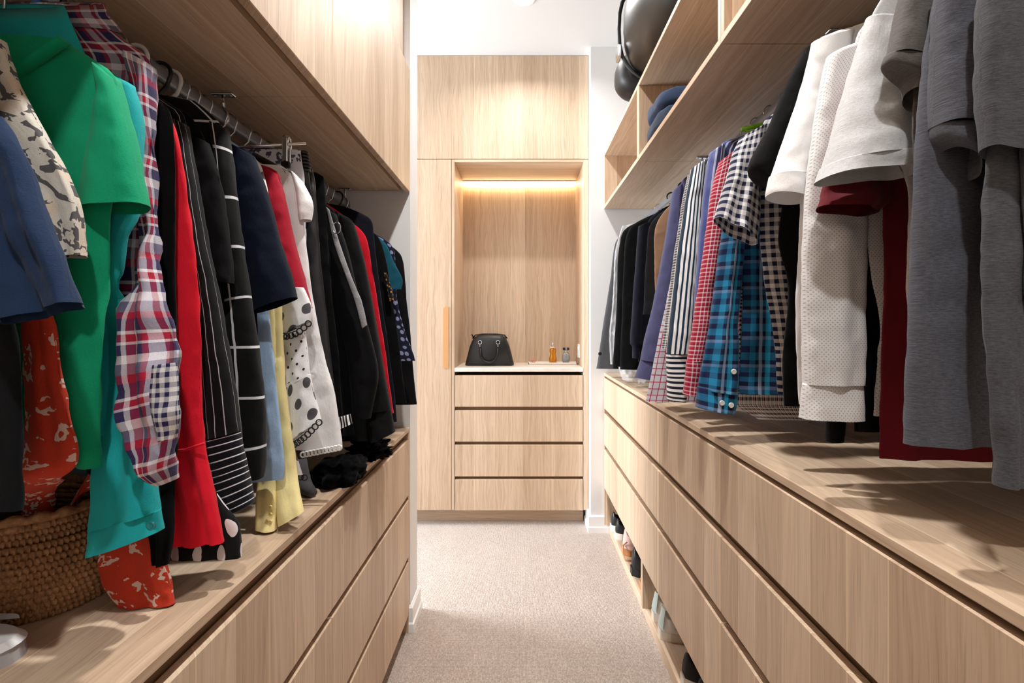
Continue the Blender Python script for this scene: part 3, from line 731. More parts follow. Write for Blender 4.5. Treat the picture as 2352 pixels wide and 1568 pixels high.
g = garment(RL, 'long_sleeve_shirt', 'black windowpane shirt with thin white grid lines', 'shirt', .812, fb['grid'], [(440, 226), (505, 282), (522, 330), (530, 500), (545, 800), (560, 1050)], t=.010, hang='white', hlabel='white plastic hanger carrying the windowpane shirt', amp=.004,
            sl=[S((486, 282, 521, 298), (500, 400, 536, 400), (512, 550, 553, 545), (520, 700, 576, 690), (524, 805, 594, 805), (530, 940, 607, 940), (556, 1060, 606, 1050), (568, 1100, 601, 1097), t=.018, folds=.8, amp=.003)])
garment(RL, 't_shirt', 'dark navy top with wide elbow sleeve beside the crimson top', 'top', .866, fb['navy'], [(470, 300), (520, 330), (582, 360), (580, 500), (590, 700), (600, 900)], t=.012, hang='blackhook', hlabel='black plastic hanger carrying the dark navy top', amp=.004,
        sl=[S((524, 328, 582, 358), (530, 420, 608, 432), (548, 540, 640, 548), (566, 640, 668, 630), (580, 720, 682, 682), t=.026, folds=.7, amp=.003)])
garment(RL, 'denim_shirt', 'pale blue chambray shirt with stitched curved hem', 'shirt', .892, fb['chambray'], [(480, 300), (560, 350), (585, 500), (618, 720), (640, 950), (655, 1068), (652, 1100)], t=.010, hang='white', hlabel='white plastic hanger carrying the chambray shirt', amp=.004, body_kw=dict(sag=.02))
g = garment(RL, 'long_sleeve_shirt', 'butter yellow shirt with long buttoned cuffs hanging to the bench', 'shirt', .918, fb['yellow'], [(500, 320), (580, 372), (600, 480), (625, 700), (640, 1000)], t=.010, hang='black', hlabel='black hanger carrying the butter yellow shirt', amp=.004,
            sl=[S((596, 500, 626, 500), (598, 700, 632, 700), (600, 900, 640, 900), (592, 1060, 638, 1070), (590, 1135, 636, 1140, -.014), (588, 1213, 633, 1217, -.032), t=.012, folds=.9, amp=.003, part='sleeve'),
                S((610, 560, 636, 560, .012), (618, 700, 648, 700, .012), (624, 900, 662, 900, .010), (632, 1080, 680, 1070, .008), (640, 1208, 697, 1175, -.024), t=.014, folds=.9, amp=.004, part='sleeve', mirror=False)])
for v in (1163, 1180, 1197): button(px(622, v, .918-.036), .003, plain('yellow_button', rgb(226, 204, 130), .35), g)
g = garment(RL, 'blouse', 'sheer white blouse with grey polka dots and black ring trim', 'blouse', .948, fb['dot_big'], [(520, 330), (600, 380), (640, 600), (655, 900), (676, 1020), (697, 1090)], t=.010, hang='wire', hlabel='wire hanger carrying the polka-dot blouse', amp=.004,
            sl=[S((640, 660, 694, 660), (643, 720, 712, 700), (646, 768, 712, 738), t=.014, folds=1, amp=.004, part='upper_tier', mat=fb['dot_big']),
                S((650, 776, 700, 760), (652, 830, 706, 815), (656, 892, 712, 862), t=.012, folds=1, amp=.004, part='middle_tier', mat=fb['dot_small'], mirror=False),
                S((656, 884, 713, 858), (648, 950, 722, 910), (640, 1032, 736, 964), t=.016, folds=1.2, amp=.005, part='lower_tier', mat=fb['dot_big'], mirror=False)])
blackring = plain('black_cord', rgb(20, 20, 22), .7)
def rings(p0, p1, n, r):
    for i in range(n):
        c = p0.lerp(p1, (i+.5)/n); c.z -= .010*math.sin(PI*(i+.5)/n)
        bm = bmesh.new(); sweep(bm, [(c.x + r*math.cos(2*PI*k/14), c.y, c.z + r*math.sin(2*PI*k/14)) for k in range(14)], .0013, 5, True)
        obj('ring', bm, blackring, g, True)
rings(px(643, 772, .932), px(713, 738, .932), 7, .0058)
rings(px(640, 1036, .93), px(737, 965, .93), 11, .0058)
rings(px(668, 1066, .952), px(704, 1096, .952), 4, .0056)
garment(RL, 't_shirt', 'crimson top with elbow sleeve in front of the white lace top', 'top', .985, fb['crimson'], [(540, 340), (580, 372), (640, 402), (640, 520), (645, 700), (640, 730)], t=.012, hang='grey', hlabel='grey flocked hanger carrying the crimson top', amp=.004,
        sl=[S((590, 374, 640, 402), (602, 450, 656, 466), (618, 560, 676, 560), (630, 650, 700, 646), (638, 728, 716, 705), t=.022, folds=.8, amp=.004)])
garment(RL, 'cream_top', 'cream collared top showing a sliver between navy and crimson tops', 'top', .935, fb['cream'], [(540, 340), (588, 388), (606, 470), (612, 560)], t=.006, hang=None, amp=.002)
g = garment(RL, 'blouse', 'white cotton top with cap sleeve and scalloped lace hem', 'top', 1.035, fb['whitelace'], [(648, 380), (694, 420), (702, 470), (700, 520), (716, 650), (744, 820), (768, 900), (784, 1010), (785, 1030)], t=.016, hang='black', top=1, proud=(1.530, .158, 1.472, 1.515), hlabel='black hanger carrying the white lace top', folds=4, amp=.008,
            sl=[S((670, 392, 694, 418), (680, 440, 712, 452), (686, 480, 716, 474), (690, 508, 713, 505), t=.016, folds=.5, amp=.002)])
bm = bmesh.new()
for i in range(11):      # scalloped eyelet lace edge
    a = px(696 + i*8.3, 1044 - i*1.6, 1.035-.020); r = .0052
    sweep(bm, [(a.x + r*math.cos(2*PI*k/12), a.y, a.z + r*math.sin(2*PI*k/12)) for k in range(12)], .0021, 5, True)
obj('lace_hem', bm, fb['whitelace'], g, True)
garment(RL, 'skirt', 'grey and white printed skirt held by a clip hanger', 'skirt', 1.085, fb['greyprint'], [(690, 345), (692, 370), (700, 420), (708, 600), (715, 900)], t=.012, hang=None, top=1, amp=.006, folds=5, hz=1)
# chrome clip hanger for the skirt
t = thing('clip_hanger', 'chrome clip hanger holding the grey and white printed skirt', 'hanger', (RL[0], 1.07, 1.53))
xh, yh = RL[0], 1.07
obj('hook', sweep(bmesh.new(), [(xh, yh, 1.535), (xh, yh, 1.57), (xh+.012, yh, 1.581)] + arc((xh, yh, RL[1]), .0182, -30, 205, 16), .0017, 8), M['wire'], t, True)
obj('bar', sweep(bmesh.new(), [(xh-.17, yh, 1.535), (xh+.172, yh, 1.557)], .0035, 8), M['chrome'], t, True)
for dx in (.13, -.13):
    zc = 1.546 + dx*.06
    c = box('clip', xh+dx-.006, xh+dx+.006, yh-.010, yh-.006, zc-.042, zc+.014, M['chrome'], t, .003, 2)
    c2 = box('clip', xh+dx-.006, xh+dx+.006, yh+.006, yh+.010, zc-.042, zc+.014, M['chrome'], t, .003, 2)
    box('grip_pad', xh+dx-.010, xh+dx+.010, yh-.011, yh-.002, zc-.055, zc-.040, M['blkplastic'], c, .002)
    bm = bmesh.new(); lathe(bm, [(.002, -.006), (.0085, -.006), (.0085, .006), (.002, .006)], 0, 0, 16)
    for v in bm.verts: v.co = Vector((v.co.x + xh+dx, v.co.z + yh, v.co.y + zc + .012))
    obj('spring', bm, M['chrome'], c, True)
g = garment(RL, 'leather_jacket', 'black leather jacket with ribbed collar strap beside the printed skirt', 'jacket', 1.125, fb['leather'], [(680, 345), (704, 350), (722, 410), (735, 550), (748, 700), (770, 900), (776, 1000)], t=.016, hang='black', hlabel='black hanger carrying the leather jacket', amp=.007)
for i in range(6):
    c = px(698 + i*.9, 352 + i*8, 1.10); bm = bmesh.new()
    sweep(bm, [(c.x + .0085*math.cos(2*PI*k/12), c.y + .0085*math.sin(2*PI*k/12), c.z) for k in range(12)], .0032, 6, True); obj('collar_rib', bm, fb['leather'], g, True)
obj('collar_strap', sweep(bmesh.new(), [px(698, 348, 1.10), px(702, 400, 1.10), px(712, 480, 1.11)], .0078, 10), fb['leather'], g, True)
garment(RL, 'trousers', 'black wool trousers between leather jacket and grey-edged cardigan', 'trousers', 1.17, fb['black'], [(700, 392), (738, 402), (746, 440), (756, 600), (775, 800), (790, 1000)], t=.014, hang='grey', hlabel='grey flocked hanger carrying the black wool trousers', amp=.006)
g = garment(RL, 'cardigan', 'black cardigan with a long grey front edge', 'cardigan', 1.235, fb['black2'], [(700, 430), (752, 472), (772, 500), (780, 650), (800, 850), (815, 1000)], t=.014, hang='grey', hlabel='grey flocked hanger carrying the grey-edged cardigan', amp=.006,
            sl=[S((742, 480, 772, 492), (752, 560, 796, 570), (766, 660, 822, 670), (780, 740, 850, 760), (800, 830, 868, 860), (812, 950, 850, 960), t=.024, folds=1, amp=.005),
                S((748, 474, 757, 482, -.032), (768, 560, 779, 558, -.032), (796, 640, 808, 636, -.034), (818, 700, 832, 694, -.036), (833, 753, 843, 746, -.036), t=.003, part='front_edge', mat=fb['greycord'], label='grey knitted front edge', folds=.5, amp=.0, wr=.0005, mirror=False)])
bm = bmesh.new(); c = px(773, 523, 1.19); sweep(bm, [(c.x + .010*math.cos(2*PI*k/18), c.y, c.z + .014*math.sin(2*PI*k/18)) for k in range(18)], .0012, 6, True); obj('metal_ring', bm, M['chrome'], g, True)
g = garment(RL, 'coat', 'black wool coat with turned cuff in front of the red velvet dress', 'coat', 1.315, fb['black3'], [(740, 470), (788, 494), (812, 512), (826, 600), (845, 760), (862, 900), (880, 1010)], t=.016, hang='blackhook', hlabel='black plastic hanger carrying the black wool coat', amp=.006,
            sl=[S((782, 492, 812, 512), (800, 600, 836, 600), (826, 720, 860, 720), (846, 850, 882, 850), (846, 945, 898, 940), t=.024, folds=.9, amp=.004),
                S((844, 943, 899, 938), (846, 980, 903, 968), (852, 1016, 906, 992), t=.027, part='cuff', mirror=False, folds=.4, amp=.001, n=16)])
garment(RL, 'dress', 'red velvet dress showing a narrow edge between black coats', 'dress', 1.385, fb['red2'], [(770, 480), (812, 512), (842, 545), (855, 620), (869, 700), (884, 800), (896, 880), (906, 948)], t=.013, hang='wire', hlabel='wire hanger carrying the red velvet dress', amp=.003)
garment(RL, 'jacket', 'dark navy jacket just beyond the red velvet dress', 'jacket', 1.45, fb['navysuit'], [(780, 470), (848, 500), (858, 545), (874, 660), (892, 800), (906, 900), (912, 968)], t=.016, hang='blackhook', hlabel='black plastic hanger carrying the dark navy jacket', amp=.004)
garment(RL, 'sequin_top', 'black top with golden animal-print trim on a wooden hanger', 'top', 1.52, fb['black'], [(820, 510), (868, 542), (886, 590), (902, 690), (920, 820), (934, 925)], t=.014, hang='wood', hlabel='wooden hanger carrying the animal-print trimmed top', amp=.004,
        sl=[S((880, 625, 886, 625, -.02), (888, 660, 898, 660, -.02), (894, 692, 904, 690, -.02), t=.003, part='print_trim', mat=fb['leopdark'], mirror=False, n=16)])
garment(RL, 'blouse', 'petrol blue blouse peeking out beside the nib wall', 'blouse', 1.575, fb['tealdark'], [(850, 530), (886, 560), (904, 600), (924, 640), (922, 664)], t=.012, hang='wire', hlabel='wire hanger carrying the petrol blue blouse', amp=.003)
garment(RL, 'blouse', 'navy blouse with pale floral dots beside the nib wall', 'blouse', 1.625, fb['navydots'], [(850, 530), (888, 552), (906, 580), (912, 680), (930, 760), (946, 800), (955, 828)], t=.012, hang='wire', hlabel='wire hanger carrying the navy dotted blouse', amp=.003)
garment(RL, 'coat', 'long black coat hanging last against the nib wall', 'coat', 1.70, fb['black3'], [(870, 545), (912, 575), (926, 600), (934, 680), (944, 780), (952, 870), (957, 928)], t=.018, hang='blackhook', hlabel='black plastic hanger carrying the last black coat', amp=.005)
garment(RL, 'striped_sleeve_top', 'black top whose black and white striped cuff peeks out beside the lace hem', 'top', 1.20, fb['black'], [(700, 420), (748, 480), (765, 700), (780, 930)], t=.008, hang=None, amp=.003,
        sl=[S((776, 958, 806, 950, -.08), (780, 985, 810, 972, -.08), t=.010, part='cuff', mat=fb['bwstripe'], mirror=False, n=10)])

# ------------------------------------------------------------------ right rack, from the entrance end to the far wall
garment(RR, 't_shirt', 'long mid-grey melange top hanging at the entrance end of the right rack', 'top', .462, fb['heather1'], [(2420, -120), (2360, -60), (2350, 100), (2350, 340), (2360, 700)], t=.012, hang='wire', hlabel='wire hanger carrying the long mid-grey top', folds=3,
        sl=[S((2258, -60, 2430, -80), (2256, 80, 2440, 80), (2262, 220, 2445, 250), (2270, 336, 2445, 420), t=.024, folds=1.2, amp=.007),
            S((2268, 330, 2400, 330, .016), (2256, 560, 2390, 560, .016), (2260, 760, 2375, 760, .014), (2278, 930, 2358, 930, .012), (2290, 1030, 2346, 1030, .012), (2294, 1117, 2342, 1112, .012), t=.012, folds=1.1, amp=.006, part='under_sleeve', mirror=False)])
garment(RR, 't_shirt', 'dark grey melange t-shirt with ribbed sleeve band beside the long grey top', 't-shirt', .535, fb['heather2'], [(2240, -110), (2165, -60), (2120, 120), (2102, 400), (2092, 600), (2082, 800), (2078, 1019)], t=.026, hang='wire', hlabel='wire hanger carrying the dark grey t-shirt', folds=4.4, amp=.013,
        sl=[S((2156, -60, 2256, -60, -.02), (2152, 100, 2254, 100, -.02), (2148, 230, 2248, 236, -.02), (2146, 290, 2240, 302, -.02), t=.024, folds=.9, amp=.005),
            S((2145, 289, 2242, 301, -.02), (2148, 312, 2240, 330, -.02), (2156, 326, 2236, 366, -.02), (2176, 344, 2232, 412, -.02), t=.026, part='sleeve_band', mirror=False, folds=.8, amp=.004, n=20)])
garment(RR, 'polo_shirt', 'taupe grey polo shirt with short banded sleeve above the dark grey t-shirt', 'polo', .575, fb['heather3'], [(2200, -110), (2130, -60), (2100, 60), (2100, 400), (2110, 800)], t=.010, hang='black', hlabel='black hanger carrying the taupe polo shirt', amp=.004,
        sl=[S((2078, -50, 2170, -60, -.012), (2062, 30, 2170, 40, -.012), (2046, 96, 2168, 112, -.012), (2038, 128, 2160, 158, -.012), t=.022, folds=.8, amp=.004),
            S((2037, 126, 2161, 156, -.012), (2036, 150, 2158, 182, -.012), (2086, 172, 2150, 226, -.012), (2092, 204, 2136, 252, -.012), t=.024, part='sleeve_band', mirror=False, folds=.7, amp=.004, n=20)])
garment(RR, 't_shirt', 'pale grey melange t-shirt with wide open sleeve', 't-shirt', .645, fb['heather4'], [(2080, -60), (2010, 20), (1990, 100), (2020, 300), (2080, 430), (2084, 700), (2090, 900)], t=.008, hang='wire', hlabel='wire hanger carrying the pale grey t-shirt', amp=.003,
        sl=[S((1990, 40, 2078, 60, -.01), (1962, 150, 2092, 160, -.01), (1934, 250, 2098, 250, -.01), (1908, 340, 2100, 335, -.01), (1897, 382, 2101, 366, -.01), t=.045, folds=1.0, amp=.007, taper=(.35, 1.0)),
            S((1897, 380, 2101, 364, -.01), (1889, 404, 2102, 384, -.01), (1886, 412, 2100, 400, -.01), t=.047, part='sleeve_band', mirror=False, folds=.8, amp=.004, n=12, taper=(1, 1.05))])
garment(RR, 't_shirt', 'maroon t-shirt with curled sleeve hem below the pale grey t-shirt', 't-shirt', .69, fb['maroon'], [(2080, -10), (2040, 60), (2030, 300), (2030, 600), (2026, 800), (2020, 1052)], t=.014, hang='wire', hlabel='wire hanger carrying the maroon t-shirt', folds=4, amp=.008,
        sl=[S((1960, 180, 2040, 180, -.004), (1920, 330, 2040, 330, -.004), (1892, 430, 2036, 452, -.004), (1876, 476, 2004, 492, -.004), t=.030, folds=1.3, amp=.008, taper=(.5, 1.1))])
g = garment(RR, 'long_sleeve_shirt', 'white pin-dotted long sleeve shirt with squared cuff', 'shirt', .728, fb['whitedot'], [(2080, -10), (2000, 40), (1960, 120), (1984, 400), (1992, 560), (2022, 740), (2014, 820), (2006, 955)], t=.010, hang='white', hlabel='white plastic hanger carrying the pin-dotted shirt', amp=.004,
            sl=[S((1900, 130, 1996, 96), (1876, 240, 1996, 220), (1860, 360, 1994, 350), (1850, 500, 1990, 500), (1845, 650, 1986, 650), (1846, 780, 1984, 780), (1848, 882, 1980, 882), t=.022, folds=1.2, amp=.005),
                S((1846, 880, 1981, 880), (1843, 920, 1980, 922), (1841, 960, 1981, 963), t=.022, part='cuff', mirror=False, folds=1.0, amp=.003, n=14)])
garment(RR, 'trousers', 'black trousers glimpsed between the pin-dotted shirt and the maroon t-shirt', 'trousers', .764, fb['black'], [(2060, 20), (1985, 120), (1972, 400), (1966, 700), (1960, 990)], t=.008, hang='wire', hlabel='wire hanger carrying the black trousers behind the pin-dotted shirt', amp=.003,
        sl=[S((1894, 880, 1940, 880), (1896, 960, 1938, 960), (1900, 1014, 1932, 1012), t=.012, part='leg', mirror=False, folds=.6, amp=.002)])
garment(RR, 'polo_shirt', 'plain white polo shirt with open banded sleeve beside the black t-shirt', 'polo', .80, fb['whitepique'], [(2050, 24), (1960, 62), (1878, 96), (1850, 260), (1838, 480), (1828, 700), (1834, 928)], t=.012, hang='white', hlabel='white plastic hanger carrying the white polo shirt', amp=.004,
        sl=[S((1866, 98, 1960, 72), (1846, 190, 1930, 190), (1812, 300, 1884, 310), (1790, 360, 1860, 370), (1774, 404, 1852, 412), t=.036, folds=.6, amp=.004, taper=(.4, 1.0)),
            S((1773, 402, 1852, 410), (1766, 436, 1850, 450), (1766, 446, 1849, 464), t=.038, part='sleeve_band', mirror=False, folds=.5, amp=.003, n=14, taper=(1, 1.05))])
garment(RR, 't_shirt', 'black t-shirt with slanting sleeve beside the navy gingham shirt', 't-shirt', .875, fb['blacktee'], [(1990, 70), (1900, 96), (1856, 130), (1806, 300), (1796, 480), (1788, 560), (1812, 660), (1800, 800), (1802, 932)], t=.016, hang='wire', hlabel='wire hanger carrying the black t-shirt', amp=.004,
        sl=[S((1846, 112, 1930, 96), (1808, 190, 1890, 190), (1766, 290, 1840, 300), (1720, 382, 1778, 420), (1760, 424, 1776, 430), t=.024, folds=.6, amp=.003)])
g = garment(RR, 'short_sleeve_shirt', 'navy and white gingham short sleeve shirt', 'shirt', .985, fb['ging'], [(1870, 200), (1790, 252), (1750, 290), (1746, 400), (1744, 560), (1766, 700), (1778, 800), (1786, 905)], t=.016, hang='white', hlabel='white plastic hanger carrying the gingham shirt', coll=dict(wid=.068, th=.032, h=.03), amp=.007,
            sl=[S((1700, 318, 1758, 288), (1680, 360, 1752, 360), (1668, 410, 1746, 430), (1655, 456, 1742, 496), (1643, 500, 1736, 562), t=.034, folds=1.4, amp=.009, wr=.004, taper=(.6, 1.1))])
g = garment(RR, 'long_sleeve_shirt', 'blue tartan long sleeve shirt with two white cuff buttons', 'shirt', 1.085, fb['blueplaid'], [(1800, 270), (1740, 310), (1712, 400), (1706, 540), (1704, 700), (1698, 880), (1700, 905)], t=.014, hang='wire', hlabel='wire hanger carrying the blue tartan shirt', folds=6, amp=.010,
            sl=[S((1668, 470, 1716, 460), (1656, 560, 1708, 560), (1642, 660, 1702, 660), (1628, 750, 1694, 750), (1614, 830, 1694, 830), (1603, 892, 1692, 906), t=.028, folds=1.4, amp=.010, wr=.004),
                S((1602, 888, 1693, 904), (1600, 912, 1690, 928), (1598, 934, 1684, 950), t=.030, part='cuff', mirror=False, folds=.4, amp=.001, n=12)])
for u, v in ((1658, 925), (1679, 930), (1685, 853)): button(px(u, v, 1.085-.034), .0058, M['whitebutton'], g)
garment(RR, 'long_sleeve_shirt', 'white shirt in black and red micro check whose hem shows below the tartan shirt', 'shirt', 1.125, fb['multicheck'], [(1800, 280), (1740, 320), (1714, 420), (1700, 700), (1694, 905), (1700, 935), (1740, 962)], t=.014, hang='wire', hlabel='wire hanger carrying the micro-checked shirt', amp=.006)
g = garment(RR, 'long_sleeve_shirt', 'red and white micro-checked shirt with cuff beside the blue tartan shirt', 'shirt', 1.185, fb['redcheck'], [(1780, 290), (1722, 312), (1690, 340), (1668, 400), (1650, 600), (1640, 900)], t=.012, hang='green', proud=(1.660, .150, 1.634, 1.652), hlabel='lime green plastic hanger carrying the red micro-checked shirt', coll=dict(wid=.06, th=.022, h=.028), amp=.004,
            sl=[S((1652, 372, 1690, 344), (1636, 440, 1674, 440), (1622, 540, 1658, 540), (1608, 640, 1642, 640), (1592, 750, 1628, 750), (1578, 830, 1614, 830), t=.024, folds=.5, amp=.003),
                S((1577, 828, 1615, 828), (1570, 905, 1604, 910), t=.026, part='cuff', mirror=False, folds=.3, amp=.001, n=12)])
garment(RR, 'long_sleeve_shirt', 'shaded blue satin striped shirt behind the red checked shirt', 'shirt', 1.25, fb['satin'], [(1740, 300), (1690, 318), (1650, 344), (1640, 500), (1630, 800)], t=.012, hang='wire', hlabel='wire hanger carrying the blue satin shirt', amp=.005,
        sl=[S((1630, 352, 1662, 330), (1618, 430, 1648, 430), (1606, 550, 1634, 550), (1596, 680, 1622, 680), (1590, 800, 1612, 800), t=.022, folds=.8, amp=.005)])
g = garment(RR, 'long_sleeve_shirt', 'white shirt with bold navy stripes and cross-striped cuffs', 'shirt', 1.335, fb['stripe'], [(1700, 330), (1650, 350), (1616, 378), (1606, 500), (1600, 700), (1590, 900)], t=.012, hang='wire', hlabel='wire hanger carrying the navy striped shirt', amp=.004,
            sl=[S((1588, 388, 1618, 368), (1576, 450, 1612, 440), (1562, 550, 1604, 550), (1548, 660, 1596, 660), (1536, 760, 1588, 760), (1532, 812, 1580, 812), t=.028, folds=1.1, amp=.008, wr=.003),
                S((1531, 810, 1581, 810), (1534, 860, 1578, 860), (1534, 918, 1576, 922), t=.029, part='cuff', mat=fb['stripeh'], mirror=False, folds=.8, amp=.004, n=16)])
garment(RR, 'long_sleeve_shirt', 'fine grey micro-checked shirt beside the navy striped shirt', 'shirt', 1.415, fb['microcheck'], [(1680, 345), (1630, 362), (1604, 385), (1590, 480), (1580, 700)], t=.012, hang='wire', hlabel='wire hanger carrying the grey micro-checked shirt', amp=.004,
        sl=[S((1580, 402, 1604, 384), (1566, 470, 1592, 470), (1552, 560, 1580, 560), (1540, 650, 1564, 650), (1528, 740, 1552, 740), (1520, 800, 1540, 800), t=.022, folds=.5, amp=.003)])
garment(RR, 'long_sleeve_shirt', 'pale grey shirt with magenta grid lines and long hem', 'shirt', 1.475, fb['redgrid'], [(1660, 360), (1610, 380), (1580, 420), (1550, 600), (1520, 740), (1500, 840), (1482, 922)], t=.014, hang='wire', hlabel='wire hanger carrying the magenta grid shirt', amp=.006)
garment(RR, 'long_sleeve_shirt', 'slate blue cotton shirt with long drooping sleeve', 'shirt', 1.60, fb['slate'], [(1640, 385), (1590, 400), (1562, 424), (1548, 540), (1535, 700)], t=.014, hang='white', hlabel='white plastic hanger carrying the slate blue shirt', amp=.004,
        sl=[S((1544, 440, 1566, 420), (1532, 520, 1558, 520), (1518, 610, 1546, 610), (1500, 700, 1536, 700), (1480, 780, 1524, 780), (1472, 826, 1508, 832), t=.026, folds=.6, amp=.004),
            S((1471, 824, 1509, 830), (1458, 866, 1494, 872), t=.028, part='cuff', mirror=False, folds=.3, amp=.001, n=10)])
garment(RR, 'trousers', 'brown cotton trousers folded over a white hanger', 'trousers', 1.73, fb['brown'], [(1620, 420), (1540, 470), (1506, 520), (1504, 600), (1506, 700)], t=.012, hang='white', hlabel='white plastic hanger carrying the brown trousers', amp=.003)
garment(RR, 'trousers', 'charcoal trousers on a white hanger beside the brown trousers', 'trousers', 1.80, fb['suit'], [(1610, 430), (1530, 480), (1492, 520), (1484, 600), (1478, 700), (1476, 722)], t=.016, hang='white', hlabel='white plastic hanger carrying the charcoal trousers', amp=.004)
garment(RR, 'jumper', 'dark navy knitted jumper with ribbed cuff', 'jumper', 1.92, fb['navysuit'], [(1590, 450), (1520, 480), (1484, 520), (1474, 620), (1466, 830)], t=.018, hang='white', hlabel='white plastic hanger carrying the navy jumper', amp=.004,
        sl=[S((1466, 520, 1490, 510), (1460, 600, 1486, 600), (1452, 700, 1478, 700), (1448, 790, 1474, 790), (1452, 795, 1470, 796), (1452, 822, 1470, 824), t=.024, folds=.4, amp=.002)])
garment(RR, 'suit_jacket', 'black suit jacket with squared shoulder', 'jacket', 2.06, fb['blacktee'], [(1560, 470), (1490, 496), (1450, 520), (1436, 560), (1430, 680), (1424, 848)], t=.024, hang='blackhook', hlabel='black plastic hanger carrying the squared suit jacket', amp=.004)
garment(RR, 'suit_jacket', 'black suit jacket wrapped in clear crinkled plastic', 'jacket', 2.22, fb['blacktee'], [(1540, 485), (1470, 508), (1432, 530), (1420, 580), (1416, 700), (1408, 846)], t=.026, hang='blackhook', hlabel='black plastic hanger carrying the plastic-wrapped jacket', amp=.004)
g = garment(RR, 'coat', 'dark grey wool coat hanging last against the far wall', 'coat', 2.42, fb['suit2'], [(1510, 500), (1450, 522), (1414, 556), (1402, 640), (1386, 740), (1372, 830), (1369, 846)], t=.034, hang='black', hlabel='black hanger carrying the last dark grey coat', amp=.006)
button(px(1378, 812, 2.388), .009, M['blkplastic'], g)
# crinkled clear dry-cleaning film over the wrapped jacket
m_, nt_, b_ = newmat('clear_film'); b_.inputs['Base Color'].default_value = (.9, .92, .94, 1); b_.inputs['Roughness'].default_value = .12
b_.inputs['Transmission Weight'].default_value = .0; b_.inputs['Alpha'].default_value = .33; b_.inputs['Specular IOR Level'].default_value = 1.0
film = tag(obj('plastic_film', tube(rows3([(1428, 520, 1520, 500), (1412, 580, 1510, 570), (1408, 680, 1510, 680), (1400, 760, 1505, 760), (1402, 836, 1500, 836)], 2.30), t=.03, amp=.012, folds=6, wr=.010, wfreq=60, seed=5, cap_top=True), m_, None, True), 'clear crinkled plastic film around the black suit jacket', 'plastic film')
film2 = tag(obj('plastic_film', tube(rows3([(1420, 842, 1478, 850), (1424, 856, 1485, 866), (1430, 872, 1478, 880)], 2.12), t=.05, amp=.012, folds=7, wr=.012, wfreq=70, seed=8, cap_top=True, n=20), m_, None, True), 'crumpled clear plastic film lying on the bench below the suits', 'plastic film')

# ------------------------------------------------------------------ basket, scarf and small things on the left bench
ZL = .767
def superellipse(cx, cy, rx, ry, n, p=2.8):
    out = []
    for k in range(n):
        a = 2*PI*k/n; c, s_ = math.cos(a), math.sin(a)
        out.append((cx + rx*math.copysign(abs(c)**(2/p), c), cy + ry*math.copysign(abs(s_)**(2/p), s_)))
    return out
def wicker():
    m, nt, b = newmat('brown_wicker'); t_ = N(nt, 'ShaderNodeTexCoord')
    n = noise_(nt, t_.outputs['Object'], 160, 3); n2 = noise_(nt, t_.outputs['Object'], 18, 3)
    c = ramp(nt, math_(nt, 'ADD', math_(nt, 'MULTIPLY', n, .6), math_(nt, 'MULTIPLY', n2, .4)), [(.3, rgb(104, 72, 46)), (.5, rgb(156, 112, 74)), (.7, rgb(196, 152, 108))])
    nt.links.new(c, b.inputs['Base Color']); b.inputs['Roughness'].default_value = .6; return m
M['wicker'] = wicker()
bk = thing('wicker_basket', 'rounded brown wicker basket on the left bench under the hanging clothes', 'basket', (-.765, .695, ZL))
NR = 15; hb = .128; NS = 440
def brad(f): return .90 + .10*math.sin(PI*min(1, f*1.15+.05))**.8 - .05*max(0, f-.8)*5*.6
for i in range(NR):
    f = (i+.5)/NR; k = brad(f); z = ZL + .002 + f*(hb-.006)
    bm = bmesh.new(); ring = superellipse(-.765, .695, .178*k, .112*k, NS, 2.7); rings_ = []
    for j, (x, y) in enumerate(ring):
        ph = math.sin(2*PI*j/4.0 + .4 + (PI if i % 2 else 0)); d = Vector((x+.765, y-.695)).normalized(); off = .0016*ph
        rr_ = .0040 + .0016*ph
        rings_.append([bm.verts.new((x + d.x*(off + rr_*math.cos(a)), y + d.y*(off + rr_*math.cos(a)), z + .0052*math.sin(a))) for a in [2*PI*q/7 for q in range(7)]])
    for j in range(NS):
        A, B = rings_[j], rings_[(j+1) % NS]
        for q in range(7): bm.faces.new((A[q], A[(q+1) % 7], B[(q+1) % 7], B[q]))
    bmesh.ops.recalc_face_normals(bm, faces=bm.faces[:])
    obj('weave_row', bm, M['wicker'], bk, True)
bm = bmesh.new(); prev = None
for i in range(9):      # inner wall keeps light from passing between the rows
    f = i/8; k = brad(f)*.965; ring = [bm.verts.new((x, y, ZL+.001+f*(hb-.004))) for x, y in superellipse(-.765, .695, .178*k, .112*k, 60, 2.7)]
    if prev:
        for j in range(60): bm.faces.new((prev[j], prev[(j+1) % 60], ring[(j+1) % 60], ring[j]))
    else: bm.faces.new(ring[::-1])
    prev = ring
obj('inner_wall', bm, plain('dark_wicker_inside', rgb(86, 60, 40), .8), bk, True)
for zz, rd in ((hb+.002, .0065), (hb-.008, .0055)):
    k = brad(1.0)*1.0; pts = []
    for j, (x, y) in enumerate(superellipse(-.765, .695, .178*k, .112*k, 180, 2.7)): pts.append((x, y, ZL + zz + .0012*math.sin(j*.9)))
    obj('rim', sweep(bmesh.new(), pts, [rd*(1+.18*math.sin(j*.9)) for j in range(180)], 8, True), M['wicker'], bk, True)
sc = thing('scarf', 'orange scarf with pale floral print falling through the basket onto the bench', 'scarf', (-.56, .66, ZL))
he_ = obj('hanging_end', tube(rows3([(52, 690, 100, 690, -.02), (54, 760, 122, 750, -.015), (58, 850, 138, 850, -.01), (62, 950, 156, 945, -.005), (62, 1040, 176, 1035, 0), (58, 1092, 168, 1082, .012), (50, 1136, 122, 1128, .10), (56, 1200, 116, 1190, .13)], .545), t=.010, folds=1.6, amp=.006, seed=31, cap_top=True), fb['orange'], sc, True)
TUBES.append((he_, 56, 44))
